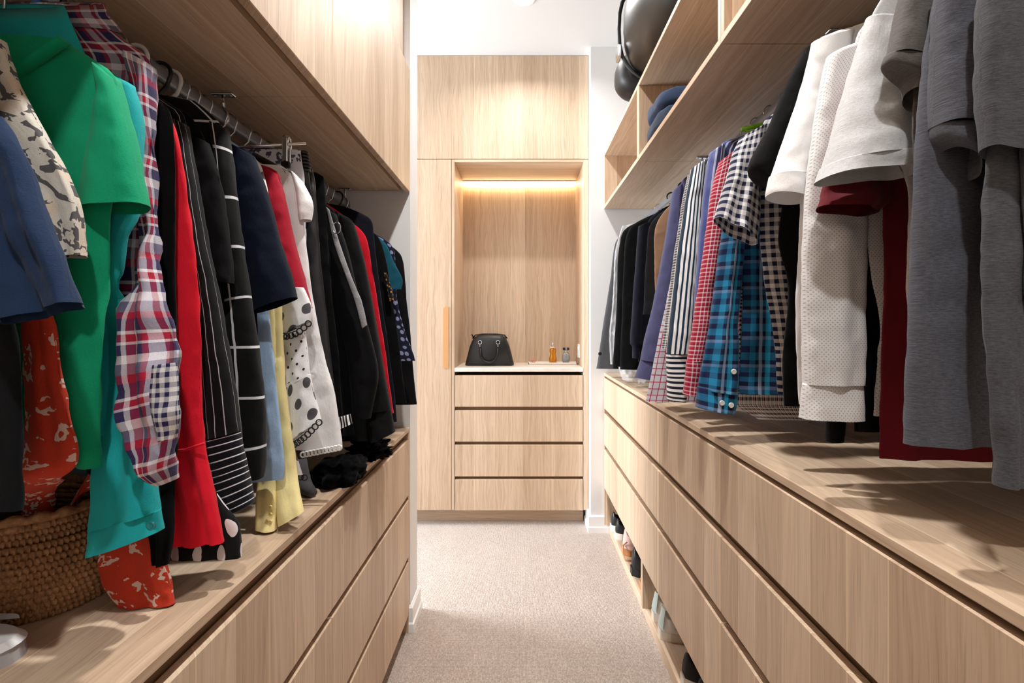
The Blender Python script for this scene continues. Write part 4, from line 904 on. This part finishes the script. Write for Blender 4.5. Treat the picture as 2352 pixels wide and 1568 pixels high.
# the other end climbs out of the basket, bends over its rim and falls to the bench outside
tr_rows = [((-.655, .690, .872), (-.638, .690, .912)), ((-.632, .688, .906), (-.616, .688, .938)), ((-.602, .680, .920), (-.585, .680, .940)), ((-.578, .668, .904), (-.552, .668, .928)),
           ((-.577, .660, .862), (-.525, .662, .892)), ((-.577, .655, .822), (-.498, .658, .846)), ((-.566, .653, .790), (-.480, .656, .806)), ((-.548, .652, .7676), (-.474, .655, .7700))]
te_ = obj('trailing_end', tube([(Vector(a_), Vector(b_)) for a_, b_ in tr_rows], t=.008, folds=1.2, amp=.004, seed=33, cap_top=True, wr=.002), fb['orange'], sc, True)
TUBES.append((te_, 56, 44))
# slipper
sp = thing('slipper', 'pale grey slipper lying on the left bench in front of the basket', 'slipper', (-.68, .53, ZL))
def sole_pts(n=40):
    out = []
    for k in range(n):
        a = 2*PI*k/n; c, s_ = math.cos(a), math.sin(a); L = .115*c; W = .043*(1+.12*c)*math.copysign(abs(s_)**.85, s_)
        out.append((-.69 + L*.985 - W*.17, .532 + L*.17 + W*.985))
    return out
def slab(bm, pts, z0, z1, k=1.0):
    cx = sum(p[0] for p in pts)/len(pts); cy = sum(p[1] for p in pts)/len(pts)
    A = [bm.verts.new((p[0], p[1], z0)) for p in pts]; B = [bm.verts.new((cx+(p[0]-cx)*k, cy+(p[1]-cy)*k, z1)) for p in pts]
    n = len(pts)
    for i in range(n): bm.faces.new((A[i], A[(i+1) % n], B[(i+1) % n], B[i]))
    bm.faces.new(A[::-1]); bm.faces.new(B); return bm
obj('sole', slab(bmesh.new(), sole_pts(), ZL, ZL+.018, .97), plain('grey_foam', rgb(176, 176, 180), .7), sp)
obj('footbed', slab(bmesh.new(), sole_pts(), ZL+.018, ZL+.024, .92), plain('white_foam', rgb(232, 232, 234), .7), sp)
bm = bmesh.new(); rr_ = []
for i in range(9):
    f = i/8; row = []
    for j in range(13):
        a = PI*j/12; L = -.01 + f*.09; W = -.046*math.cos(a); hh = .022 + .035*math.sin(a)*(1-.45*f)
        row.append(bm.verts.new((-.69 + L*.985 - W*.17, .532 + L*.17 + W*.985, ZL + hh)))
    rr_.append(row)
for A, B in zip(rr_, rr_[1:]):
    for j in range(12): bm.faces.new((A[j], A[j+1], B[j+1], B[j]))
obj('strap', bm, plain('white_felt', rgb(225, 227, 232), .8), sp, True)
# soft heaps on the bench
def heap(name, label, cat, c, r, mat, seed, amp=.25, fr=3.0, flat=1.0):
    bm = bmesh.new(); bmesh.ops.create_icosphere(bm, subdivisions=5, radius=1)
    ov = Vector((seed*3.1, seed*1.7, seed*.9)); uvl = bm.loops.layers.uv.new('UVMap')
    for v in bm.verts:
        d = v.co.normalized(); n = noise.fractal(d*fr + ov, 1.0, 2.0, 4); k = 1 + amp*n
        v.co = Vector((d.x*r[0]*k, d.y*r[1]*k, max(d.z*r[2]*k, ZL + .0004 - c[2]))) + Vector(c)
    for f in bm.faces:
        for l in f.loops: l[uvl].uv = (l.vert.co.x + l.vert.co.z, l.vert.co.y)
    return tag(obj(name, bm, mat, None, True), label, cat)
fuzz = cloth('black_fleece', (5, 5, 6), 1.0, .1, 2, .05)
heap('fleece_scarf', 'fluffy black scarf heaped over the edge of the left bench', 'scarf', (-.450, 1.185, ZL+.020), (.062, .078, .040), fuzz, 3, .26, 2.0)
heap('lace_bundle', 'black lace bundle on the left bench below the wool coat', 'clothing', (-.445, 1.40, ZL+.018), (.05, .06, .034), fuzz, 7, .6, 4)
tag(obj('sock', sweep(bmesh.new(), [(-.512, 1.098, ZL+.075), (-.508, 1.094, ZL+.05), (-.500, 1.088, ZL+.027), (-.482, 1.076, ZL+.0162), (-.462, 1.062, ZL+.0105)], [.018, .02, .02, .015, .010], 14), cloth('dark_grey_knit', (74, 74, 78), .95), None, True), 'dark grey sock drooping onto the bench beside the fluffy black scarf', 'sock')

# ------------------------------------------------------------------ things in the niche
hbg = thing('handbag', 'black leather handbag with two looped handles on the niche counter', 'handbag', (-.195, 2.95, zcount))
bl_ = plain('black_handbag_leather', rgb(22, 21, 22), .42)
def hb_section(y, k):
    pts = []
    w0, w1, h = .148*k, .108*k, .184*k
    prof = [(-w0, .006), (-w0+.004, .02), (-w1-.012, .115*k), (-w1, .145*k), (-w1+.014, .170*k), (-w1+.04, h), (0, h+.003), (w1-.04, h), (w1-.014, .172*k), (w1, .145*k), (w1+.012, .115*k), (w0-.004, .02), (w0, .006), (w0-.01, 0), (-w0+.01, 0)]
    return [Vector((-.195 + x, y, zcount + z)) for x, z in prof]
bm = bmesh.new(); secs = []
for y, k in ((2.885, .90), (2.892, .97), (2.905, 1.0), (2.95, 1.01), (2.995, 1.0), (3.008, .97), (3.015, .9)):
    secs.append([bm.verts.new(p) for p in hb_section(y, k)])
for A, B in zip(secs, secs[1:]):
    n = len(A)
    for i in range(n): bm.faces.new((A[i], A[(i+1) % n], B[(i+1) % n], B[i]))
bm.faces.new(secs[0][::-1]); bm.faces.new(secs[-1])
bmesh.ops.recalc_face_normals(bm, faces=bm.faces[:]); obj('body', bm, bl_, hbg, True)
obj('zip', sweep(bmesh.new(), [(-.302, 2.95, zcount+.163), (-.285, 2.95, zcount+.184), (-.24, 2.95, zcount+.191), (-.15, 2.95, zcount+.191), (-.105, 2.95, zcount+.184), (-.088, 2.95, zcount+.163)], .004, 8), bl_, hbg, True)
obj('zip_pull', sweep(bmesh.new(), [(-.296, 2.94, zcount+.170), (-.300, 2.925, zcount+.182), (-.304, 2.92, zcount+.19)], .004, 6), bl_, hbg, True)
for yy, drop in ((2.882, .125), (3.018, .125)):
    hx0, hx1, zt_ = -.250, -.142, zcount+.118
    pts = [(hx0, yy, zt_), (hx0+.002, yy-.006, zt_-.03)] + [(-.196 - .052*math.cos(a), yy-.010, zt_-.035-.062*math.sin(a)) for a in [PI*i/12 for i in range(13)]] + [(hx1-.002, yy-.006, zt_-.03), (hx1, yy, zt_)]
    obj('handle', sweep(bmesh.new(), pts, .0065, 8), bl_, hbg, True)
    for hx in (hx0, hx1):
        bm = bmesh.new(); sweep(bm, [(hx + .011*math.cos(2*PI*k/18), yy-.004, zt_+.024 + .011*math.sin(2*PI*k/18)) for k in range(18)], .0026, 6, True); obj('ring', bm, M['chrome'], hbg, True)
        bm = bmesh.new(); bmesh.ops.create_uvsphere(bm, u_segments=12, v_segments=8, radius=.0048)
        for v in bm.verts: v.co += Vector((hx, yy-.006, zt_+.002))
        obj('stud', bm, M['chrome'], hbg, True)
tr = thing('tray', 'long pale stone tray holding perfume bottles on the niche counter', 'tray', (.195, 3.0, zcount))
box('base', .042, .348, 2.962, 3.06, zcount, zcount+.006, M['stone'], tr, .001)
for a in ((.042, .348, 2.962, 2.967), (.042, .348, 3.055, 3.06), (.042, .047, 2.962, 3.06), (.343, .348, 2.962, 3.06)): box('rim', *a, zcount+.002, zcount+.014, M['stone'], tr, .001)
gold = plain('amber_glass', rgb(214, 140, 30), .12, .25, Transmission_Weight=.35)
zt0 = zcount+.006
pb = thing('perfume_bottle', 'amber hourglass perfume bottle on the stone tray', 'bottle', (.196, 3.0, zt0))
obj('flask', lathe(bmesh.new(), [(.018, zt0), (.0235, zt0+.008), (.0245, zt0+.03), (.019, zt0+.052), (.0165, zt0+.06), (.020, zt0+.074), (.0215, zt0+.086), (.014, zt0+.096), (.006, zt0+.099)], .196, 3.0, 24, 1, .7), gold, pb, True)
obj('atomiser', lathe(bmesh.new(), [(.006, zt0+.099), (.006, zt0+.106), (.0075, zt0+.107), (.0075, zt0+.122), (.003, zt0+.125), (.003, zt0+.132)], .196, 3.0, 14), M['chrome'], pb, True)
obj('bow', sweep(bmesh.new(), [(.178, 2.985, zt0+.104), (.188, 2.985, zt0+.099), (.197, 2.985, zt0+.102), (.206, 2.985, zt0+.097)], .0032, 6), M['stone'], pb, True)
glass = plain('clear_glass', rgb(225, 230, 232), .05, 0, Transmission_Weight=.8)
pb = thing('perfume_bottle', 'clear oval perfume bottle with black cap on the stone tray', 'bottle', (.278, 3.0, zt0))
obj('flask', lathe(bmesh.new(), [(.010, zt0), (.020, zt0+.008), (.0262, zt0+.030), (.0245, zt0+.048), (.016, zt0+.066), (.009, zt0+.072)], .278, 3.0, 24, 1, .6), glass, pb, True)
obj('inner_core', lathe(bmesh.new(), [(.006, zt0+.006), (.017, zt0+.014), (.021, zt0+.030), (.017, zt0+.048), (.006, zt0+.060)], .278, 3.0, 10, 1, .5), plain('faceted_grey_crystal', rgb(150, 152, 150), .15, .5), pb)
obj('collar', lathe(bmesh.new(), [(.009, zt0+.071), (.009, zt0+.084), (.007, zt0+.084)], .278, 3.0, 16), M['chrome'], pb, True)
box('cap', .258, .298, 2.988, 3.012, zt0+.083, zt0+.10, M['blkplastic'], pb, .003, 2)
box('cap_band', .271, .285, 2.986, 3.014, zt0+.0825, zt0+.1015, M['chrome'], pb, .002)
jw = thing('jewellery_pile', 'small pile of pink gold jewellery at the end of the stone tray', 'jewellery', (.075, 3.0, zt0))
rgold = plain('rose_gold', rgb(226, 176, 150), .25, .8)
rnd = random.Random(4)
for i in range(9):
    c = Vector((.052 + rnd.random()*.05, 2.975 + rnd.random()*.05, zt0 + .004 + rnd.random()*.008)); r_ = .006 + .004*rnd.random(); tl = rnd.uniform(-.6, .6)
    bm = bmesh.new(); sweep(bm, [(c.x + r_*math.cos(2*PI*k/14), c.y + r_*math.sin(2*PI*k/14)*math.cos(tl), c.z + abs(r_*math.sin(tl)) + r_*math.sin(2*PI*k/14)*math.sin(tl)) for k in range(14)], .0016, 5, True)
    obj('ring', bm, rgold, jw, True)
obj('pendant_stand', lathe(bmesh.new(), [(.008, zt0), (.008, zt0+.003), (.0015, zt0+.005), (.0015, zt0+.034), (.003, zt0+.036), (.001, zt0+.039)], .073, 3.03, 12), rgold, jw, True)

# ------------------------------------------------------------------ bag and jeans on the right shelves
dz = 2.103
def puff(name, x0, x1, y0, y1, z0, z1, mat, parent, p=3.0, seed=0, amp=.01, nu=48, nv=28, fr=9):
    """soft rounded block (superellipsoid) with shallow creases"""
    bm = bmesh.new(); uvl = bm.loops.layers.uv.new('UVMap'); rows_ = []
    cx, cy, cz = (x0+x1)/2, (y0+y1)/2, (z0+z1)/2; ov = Vector((seed, seed*2.3, seed*.7))
    sg = lambda q, e: math.copysign(abs(q)**e, q)
    for i in range(nv+1):
        b_ = -PI/2 + PI*i/nv; row = []
        for j in range(nu):
            a = 2*PI*j/nu; q = Vector((sg(math.cos(b_), 2/p)*sg(math.cos(a), 2/p), sg(math.cos(b_), 2/p)*sg(math.sin(a), 2/p), sg(math.sin(b_), 2/p)))
            P = Vector((cx + q.x*(x1-x0)/2, cy + q.y*(y1-y0)/2, cz + q.z*(z1-z0)/2))
            n = noise.noise(P*fr + ov) + .5*noise.noise(P*fr*2.4 + ov); d = Vector((q.x, q.y, q.z)).normalized()
            P += d*amp*n
            P.z = max(P.z, z0 + .0004); row.append(bm.verts.new(P))
        rows_.append(row)
    for A, B in zip(rows_, rows_[1:]):
        for j in range(nu):
            f = bm.faces.new((A[j], A[(j+1) % nu], B[(j+1) % nu], B[j]))
            for l in f.loops: l[uvl].uv = (l.vert.co.x + l.vert.co.z, l.vert.co.y)
    bmesh.ops.remove_doubles(bm, verts=bm.verts[:], dist=1e-5); bmesh.ops.recalc_face_normals(bm, faces=bm.faces[:])
    return obj(name, bm, mat, parent, True)
dnyl = plain('glossy_black_nylon', rgb(11, 10, 11), .33)
du = thing('duffel_bag', 'glossy black duffel bag resting on top of the right shelf boxes', 'bag', (.60, 1.65, dz))
puff('body', .392, .84, 1.20, 2.12, dz, dz+.42, dnyl, du, 2.7, 3, .012, 64, 36, 7)
puff('end_pocket', .398, .80, 1.93, 2.135, dz+.002, dz+.20, plain('matt_black_nylon', rgb(13, 12, 13), .5), du, 3.0, 6, .006, 48, 24, 9)
st = []
for k in range(33):
    a = 2*PI*k/32; q = Vector((math.copysign(abs(math.cos(a))**(2/2.7), math.cos(a)), math.copysign(abs(math.sin(a))**(2/2.7), math.sin(a))))
    st.append((.616 + q.x*.230, 1.90 + .0*q.y, dz + .221 + q.y*.213))
obj('strap', sweep(bmesh.new(), [p for p in st[:-1]], .0075, 8, True), plain('black_webbing', rgb(28, 28, 30), .6), du, True)
box('buckle', .378, .392, 1.875, 1.925, dz+.10, dz+.15, M['chrome'], du, .003, 2)
dj = cloth('indigo_denim', (46, 62, 90), .85, .3, 1.6)
jn = thing('folded_jeans', 'folded blue denim jeans stacked in the open shelf box', 'jeans', (.6, 1.72, 1.814))
puff('upper_fold', .466, .74, 1.58, 1.850, 1.886, 1.963, dj, jn, 3.4, 11, .009, 48, 24, 14)
puff('lower_fold', .463, .74, 1.575, 1.852, 1.814, 1.897, cloth('dark_denim', (36, 50, 72), .85, .3, 1.6), jn, 3.6, 14, .008, 48, 24, 14)

# ------------------------------------------------------------------ shoes on the low shelf, heels towards the aisle
ZS = .045
def shoe(name, label, y, x0, up, so, L=.27, W=.080, hh=.085, tabm=None, group=None, lace=None, low=False):
    t = thing(name, label, 'shoe', (x0+L/2, y, ZS), group)
    def wid(s): return W/2*(.70 + .30*math.sin(PI*min(1, s*1.05))**.6 + .16*math.sin(PI*max(0, min(1, (s-.35)/.6)))) * (1 if s < .93 else max(.35, 1-(s-.93)*6))
    n = 26
    bm = bmesh.new(); secs = []
    for i in range(n+1):                       # sole
        s = i/n; x = x0 + L*s; w_ = max(.012, wid(s)*1.04*(.55 + .45*min(1, s*10))); hs = .026 + .008*(1-s)
        secs.append([bm.verts.new((x, y+a*w_, ZS+b_)) for a, b_ in ((-.94, 0), (-1, .006), (-1, hs-.003), (-.93, hs), (.93, hs), (1, hs-.003), (1, .006), (.94, 0))])
    for A, B in zip(secs, secs[1:]):
        for k in range(8): bm.faces.new((A[k], A[(k+1) % 8], B[(k+1) % 8], B[k]))
    bm.faces.new(secs[0][::-1]); bm.faces.new(secs[-1]); bmesh.ops.recalc_face_normals(bm, faces=bm.faces[:]); obj('sole', bm, so, t)
    bm = bmesh.new(); secs = []; m_2 = 20
    for i in range(n+1):                       # upper with sunken foot opening
        s = i/n; x = x0 + .004 + (L-.012)*s; w_ = wid(s)*.98*(.5 + .5*min(1, (s+.02)*9)); h = hh*(1.0 - .22*math.sin(PI*min(1, s/.55))) if s < .55 else lerp(hh*.98, .045, ((s-.55)/.45)**.8)
        op = max(0, 1 - abs(s-.24)/.20); row = []
        for j in range(m_2+1):
            a = PI*j/m_2; c, sn = math.cos(a), math.sin(a); z = .022 + (h-.022)*abs(sn)**.55
            if op > 0 and sn > .75: z -= (h-.035)*min(1, op*2.5)*min(1, (sn-.75)*9)
            lean = .012*(1-min(1, s*6))*abs(sn)
            row.append(bm.verts.new((x + lean, y - w_*math.copysign(abs(c)**.7, c), ZS + z)))
        secs.append(row)
    for A, B in zip(secs, secs[1:]):
        for k in range(m_2): bm.faces.new((A[k], B[k], B[k+1], A[k+1]))
    bm.faces.new(secs[0]); bm.faces.new(secs[-1][::-1]); bmesh.ops.recalc_face_normals(bm, faces=bm.faces[:]); obj('upper', bm, up, t, True)
    if tabm:
        bm = bmesh.new(); pr = None
        for i in range(7):
            z = ZS + .040 + (hh-.034)*i/6; k = 1-.42*i/6
            row = [bm.verts.new((x0 + .003 + .014*(1-math.cos(a)) + .012*(i/6), y + .030*k*math.sin(a)*1.1, z)) for a in [-1.0 + 2.0*q/8 for q in range(9)]]
            if pr:
                for q in range(8): bm.faces.new((pr[q], pr[q+1], row[q+1], row[q]))
            pr = row
        for v in bm.verts: v.co.x -= .004
        o = obj('heel_tab', bm, tabm, t, True)
    if lace:
        for i in range(4):
            x = x0 + L*(.50+.07*i); h = ZS + lerp(hh*.95, .062, i/4)
            obj('lace', sweep(bmesh.new(), [(x, y-.022, h-.002), (x, y, h+.004), (x, y+.022, h-.002)], .003, 6), lace, t, True)
    return t
wl = plain('white_leather', rgb(232, 229, 222), .45); wsole = plain('off_white_rubber', rgb(214, 204, 190), .6); gtab = plain('sage_heel_tab', rgb(178, 190, 184), .5)
bks = plain('black_suede', rgb(30, 29, 30), .8); bsl = plain('black_shoe_leather', rgb(22, 24, 28), .35); ws2 = plain('white_rubber', rgb(226, 220, 212), .6)
g_ = 'shoes on the low shelf'
shoe('sneaker', 'white leather sneaker with sage heel tab beside the shelf divider', 1.800, .492, wl, wsole, tabm=gtab, group=g_, lace=wl, hh=.10)
snk = shoe('sneaker', 'white leather sneaker with sage heel tab further from the shelf divider', 1.700, .488, wl, wsole, tabm=gtab, group=g_, lace=wl, hh=.10)
shoe('sneaker', 'black suede sneaker with pale sole, neighbour of the white sneakers', 1.470, .492, bks, ws2, group=g_, lace=bks, hh=.10)
shoe('sneaker', 'black suede sneaker with pale sole, far neighbour of the white sneakers', 1.362, .496, bks, ws2, group=g_, lace=bks, hh=.10)
shoe('slip_on_shoe', 'black leather slip-on shoe with white sole against the end panel', 2.585, .480, bsl, ws2, group=g_, hh=.10, W=.076)
shoe('slip_on_shoe', 'black leather slip-on shoe with white sole beside the pink shoe', 2.490, .484, bsl, ws2, group=g_, hh=.10, W=.076)
pink = plain('dusty_pink_leather', rgb(226, 190, 180), .5); tan = plain('tan_leather', rgb(190, 128, 82), .5)
t = shoe('sandal', 'dusty pink strappy shoe between the black shoes', 2.32, .488, pink, tan, L=.24, W=.08, hh=.125, group=g_)
obj('ankle_strap', sweep(bmesh.new(), [(.50, 2.275, ZS+.075), (.488, 2.30, ZS+.05), (.482, 2.27, ZS+.02), (.486, 2.245, ZS+.006), (.520, 2.235, ZS+.0042)], .0035, 6), tan, t, True)
shoe('court_shoe', 'black leather court shoe beside the pink strappy shoe', 2.13, .486, bsl, bsl, L=.24, W=.082, hh=.12, group=g_)
shoe('court_shoe', 'tan leather court shoe next to the shelf divider', 2.005, .496, tan, tan, L=.24, W=.08, hh=.075, group=g_)

# size marker on one hanger and the lettering on a sneaker
hg = HANG['black hanger carrying the butter yellow shirt']; yy = .918
box('size_marker', RL[0]-.009, RL[0]+.009, yy-.007, yy+.007, 1.556, 1.578, M['blkplastic'], hg, .002)
writing('size_letter', 'M', .013, (RL[0]+.001, yy-.0075, 1.567), (R(90), 0, 0), M['whtplastic'], hg)
writing('side_lettering', 'VEJA', .016, (.545, 1.700-.0425, ZS+.052), (R(78), 0, 0), plain('silver_lettering', rgb(176, 176, 176), .4), snk)

# ------------------------------------------------------------------ garments on a crowded rail press against each other
def settle(tubes, rounds=5, cell=.006, gap=.0016):
    """Cloth cannot pass through cloth: wherever two garments want the same space along the rail, each gives way to the other.
       Depth ranges of every piece are compared column by column and both pieces are pushed apart, then the shift is smoothed."""
    P = []
    for o, n, m in tubes:
        a = np.empty(len(o.data.vertices)*3); o.data.vertices.foreach_get('co', a); a = a.reshape(-1, 3)[:n*m].reshape(n, m, 3)
        off = np.array(o.parent.location); P.append([o, a + off, off, o.parent])
    lo = np.min([p[1].reshape(-1, 3).min(0) for p in P], 0); hi = np.max([p[1].reshape(-1, 3).max(0) for p in P], 0)
    nx, nz = int((hi[0]-lo[0])/cell) + 8, int((hi[2]-lo[2])/cell) + 8
    K = 6
    def up(g):
        n, m, _ = g.shape; g = np.concatenate([g, g[:, :1]], 1); f = np.arange(K)/K
        g = (g[:, :-1, None]*(1-f)[None, None, :, None] + g[:, 1:, None]*f[None, None, :, None]).reshape(n, m*K, 3)
        h = (g[:-1, None]*(1-f)[None, :, None, None] + g[1:, None]*f[None, :, None, None]).reshape((n-1)*K, m*K, 3)
        return np.concatenate([h.reshape(-1, 3), g[-1]])
    def shift_(F, dx, dz): return np.roll(np.roll(F, dx, 0), dz, 1)
    def dilate(nr, fr):
        N2, F2 = nr.copy(), fr.copy()
        for dx in (-1, 0, 1):
            for dz_ in (-1, 0, 1): N2 = np.minimum(N2, shift_(nr, dx, dz_)); F2 = np.maximum(F2, shift_(fr, dx, dz_))
        return N2, F2
    def fields(p):
        q = up(p[1]); ix = ((q[:, 0]-lo[0])/cell).astype(int) + 3; iz = ((q[:, 2]-lo[2])/cell).astype(int) + 3
        nr = np.full((nx, nz), np.inf); fr = np.full((nx, nz), -np.inf); k = ix*nz + iz
        np.minimum.at(nr.ravel(), k, q[:, 1]); np.maximum.at(fr.ravel(), k, q[:, 1])
        return dilate(nr, fr)
    order = {}
    start = {}
    for rd in range(rounds):
        FS = [fields(p) for p in P]
        OK = [np.isfinite(f[0]) for f in FS]; NN = [f[0].copy() for f in FS]; FF = [f[1].copy() for f in FS]
        for sweep_ in range(4):
            for i in range(len(P)):
                for j in range(i+1, len(P)):
                    if P[i][3] is P[j][3]: continue
                    both = OK[i] & OK[j]
                    if not both.any(): continue
                    with np.errstate(invalid='ignore'):
                        hit = both & (FF[i] > NN[j] - gap) & (FF[j] > NN[i] - gap)
                    if not hit.any() and (i, j) in order: continue
                    d = np.where(both, (NN[i]+FF[i]) - (NN[j]+FF[j]), 0.0)
                    if (i, j) not in order:
                        c = d[both]; fr_ = (c > 0).mean(); order[(i, j)] = 0 if .12 < fr_ < .88 else (1 if fr_ < .5 else -1)
                    if not hit.any(): continue
                    w_ = order[(i, j)]
                    if w_ == 0:             # a sleeve that crosses from behind to before its neighbour: decided locally, smoothly
                        num = np.zeros_like(d); cnt = np.zeros_like(d)
                        for dx in range(-3, 4):
                            for dz_ in range(-3, 4): num += shift_(d, dx, dz_); cnt += shift_(both.astype(float), dx, dz_)
                        first = num/np.maximum(cnt, 1) < 0
                    else: first = np.full(d.shape, w_ > 0)
                    for A, B, sel in ((i, j, hit & first), (j, i, hit & ~first)):
                        if not sel.any(): continue
                        nA, fA, nB, fB = NN[A][sel], FF[A][sel], NN[B][sel], FF[B][sel]
                        mA, mB = (nA+fA)/2, (nB+fB)/2
                        b = np.where(mA <= mB, np.clip((fA+nB)/2, mA, mB), (mA+mB)/2)
                        f2 = np.minimum(fA, b-gap/2); n2 = np.maximum(nB, b+gap/2)
                        NN[A][sel] = np.minimum(nA, f2-.0016); FF[A][sel] = f2; NN[B][sel] = n2; FF[B][sel] = np.maximum(fB, n2+.0016)
        moved = 0
        for p, f, nn, ff, ok in zip(P, FS, NN, FF, OK):
            dn = np.where(ok, nn - np.where(ok, f[0], 0), 0.0); df = np.where(ok, ff - np.where(ok, f[1], 0), 0.0)
            if max(abs(dn).max(), abs(df).max()) < 1e-5: continue
            cnt = sum(shift_(ok.astype(float), dx, dz_) for dx in (-1, 0, 1) for dz_ in (-1, 0, 1))
            for _ in range(2):
                dn, df = [np.where(ok, sum(shift_(F_, dx, dz_) for dx in (-1, 0, 1) for dz_ in (-1, 0, 1))/np.maximum(cnt, 1), 0) for F_ in (dn, df)]
            g = p[1].reshape(-1, 3); fx = (g[:, 0]-lo[0])/cell + 2.5; fz = (g[:, 2]-lo[2])/cell + 2.5
            ix, iz = fx.astype(int), fz.astype(int); tx, tz = fx-ix, fz-iz
            def bil(F_): return F_[ix, iz]*(1-tx)*(1-tz) + F_[ix+1, iz]*tx*(1-tz) + F_[ix, iz+1]*(1-tx)*tz + F_[ix+1, iz+1]*tx*tz
            fn, fo = np.where(ok, f[0], 0), np.where(ok, f[1], 0); wt = np.maximum(bil(ok.astype(float)), 1e-6)
            a_, c_ = bil(fn)/wt, bil(fo)/wt; t_ = np.clip((g[:, 1]-a_)/np.maximum(c_-a_, 1e-5), 0, 1)
            dy = (bil(dn)*(1-t_) + bil(df)*t_)/wt
            g[:, 1] += dy; moved = max(moved, abs(dy).max())
        if moved < 2e-4: break
    for p in P:
        o, g, off, par = p; a = np.empty(len(o.data.vertices)*3); o.data.vertices.foreach_get('co', a); a = a.reshape(-1, 3)
        old = a[:g.shape[0]*g.shape[1]].copy() + off; new = g.reshape(-1, 3)
        # trims, buttons and rings sewn to the cloth follow it
        for c in par.children:
            if c.type == 'MESH' and c.name.split('.')[0] in ('button', 'neckband', 'waist_seam', 'ring', 'lace_hem', 'metal_ring', 'collar_rib', 'collar_strap'):
                b = np.empty(len(c.data.vertices)*3); c.data.vertices.foreach_get('co', b); b = b.reshape(-1, 3).mean(0) + off
                d = np.abs(old - b) @ np.array([1.0, 1.0, 1.0]); k = d.argmin()
                if d[k] < start.get(c.name, (9, 0))[0]: start[c.name] = (d[k], new[k, 1]-old[k, 1], c)
        a[:len(new)] = new - off
        o.data.vertices.foreach_set('co', a.ravel()); o.data.update()
    for d, dy, c in start.values(): c.location.y += dy
for rack in (-1, 1):
    settle([t_ for t_ in TUBES if t_[0].parent.location.x*rack > 0])
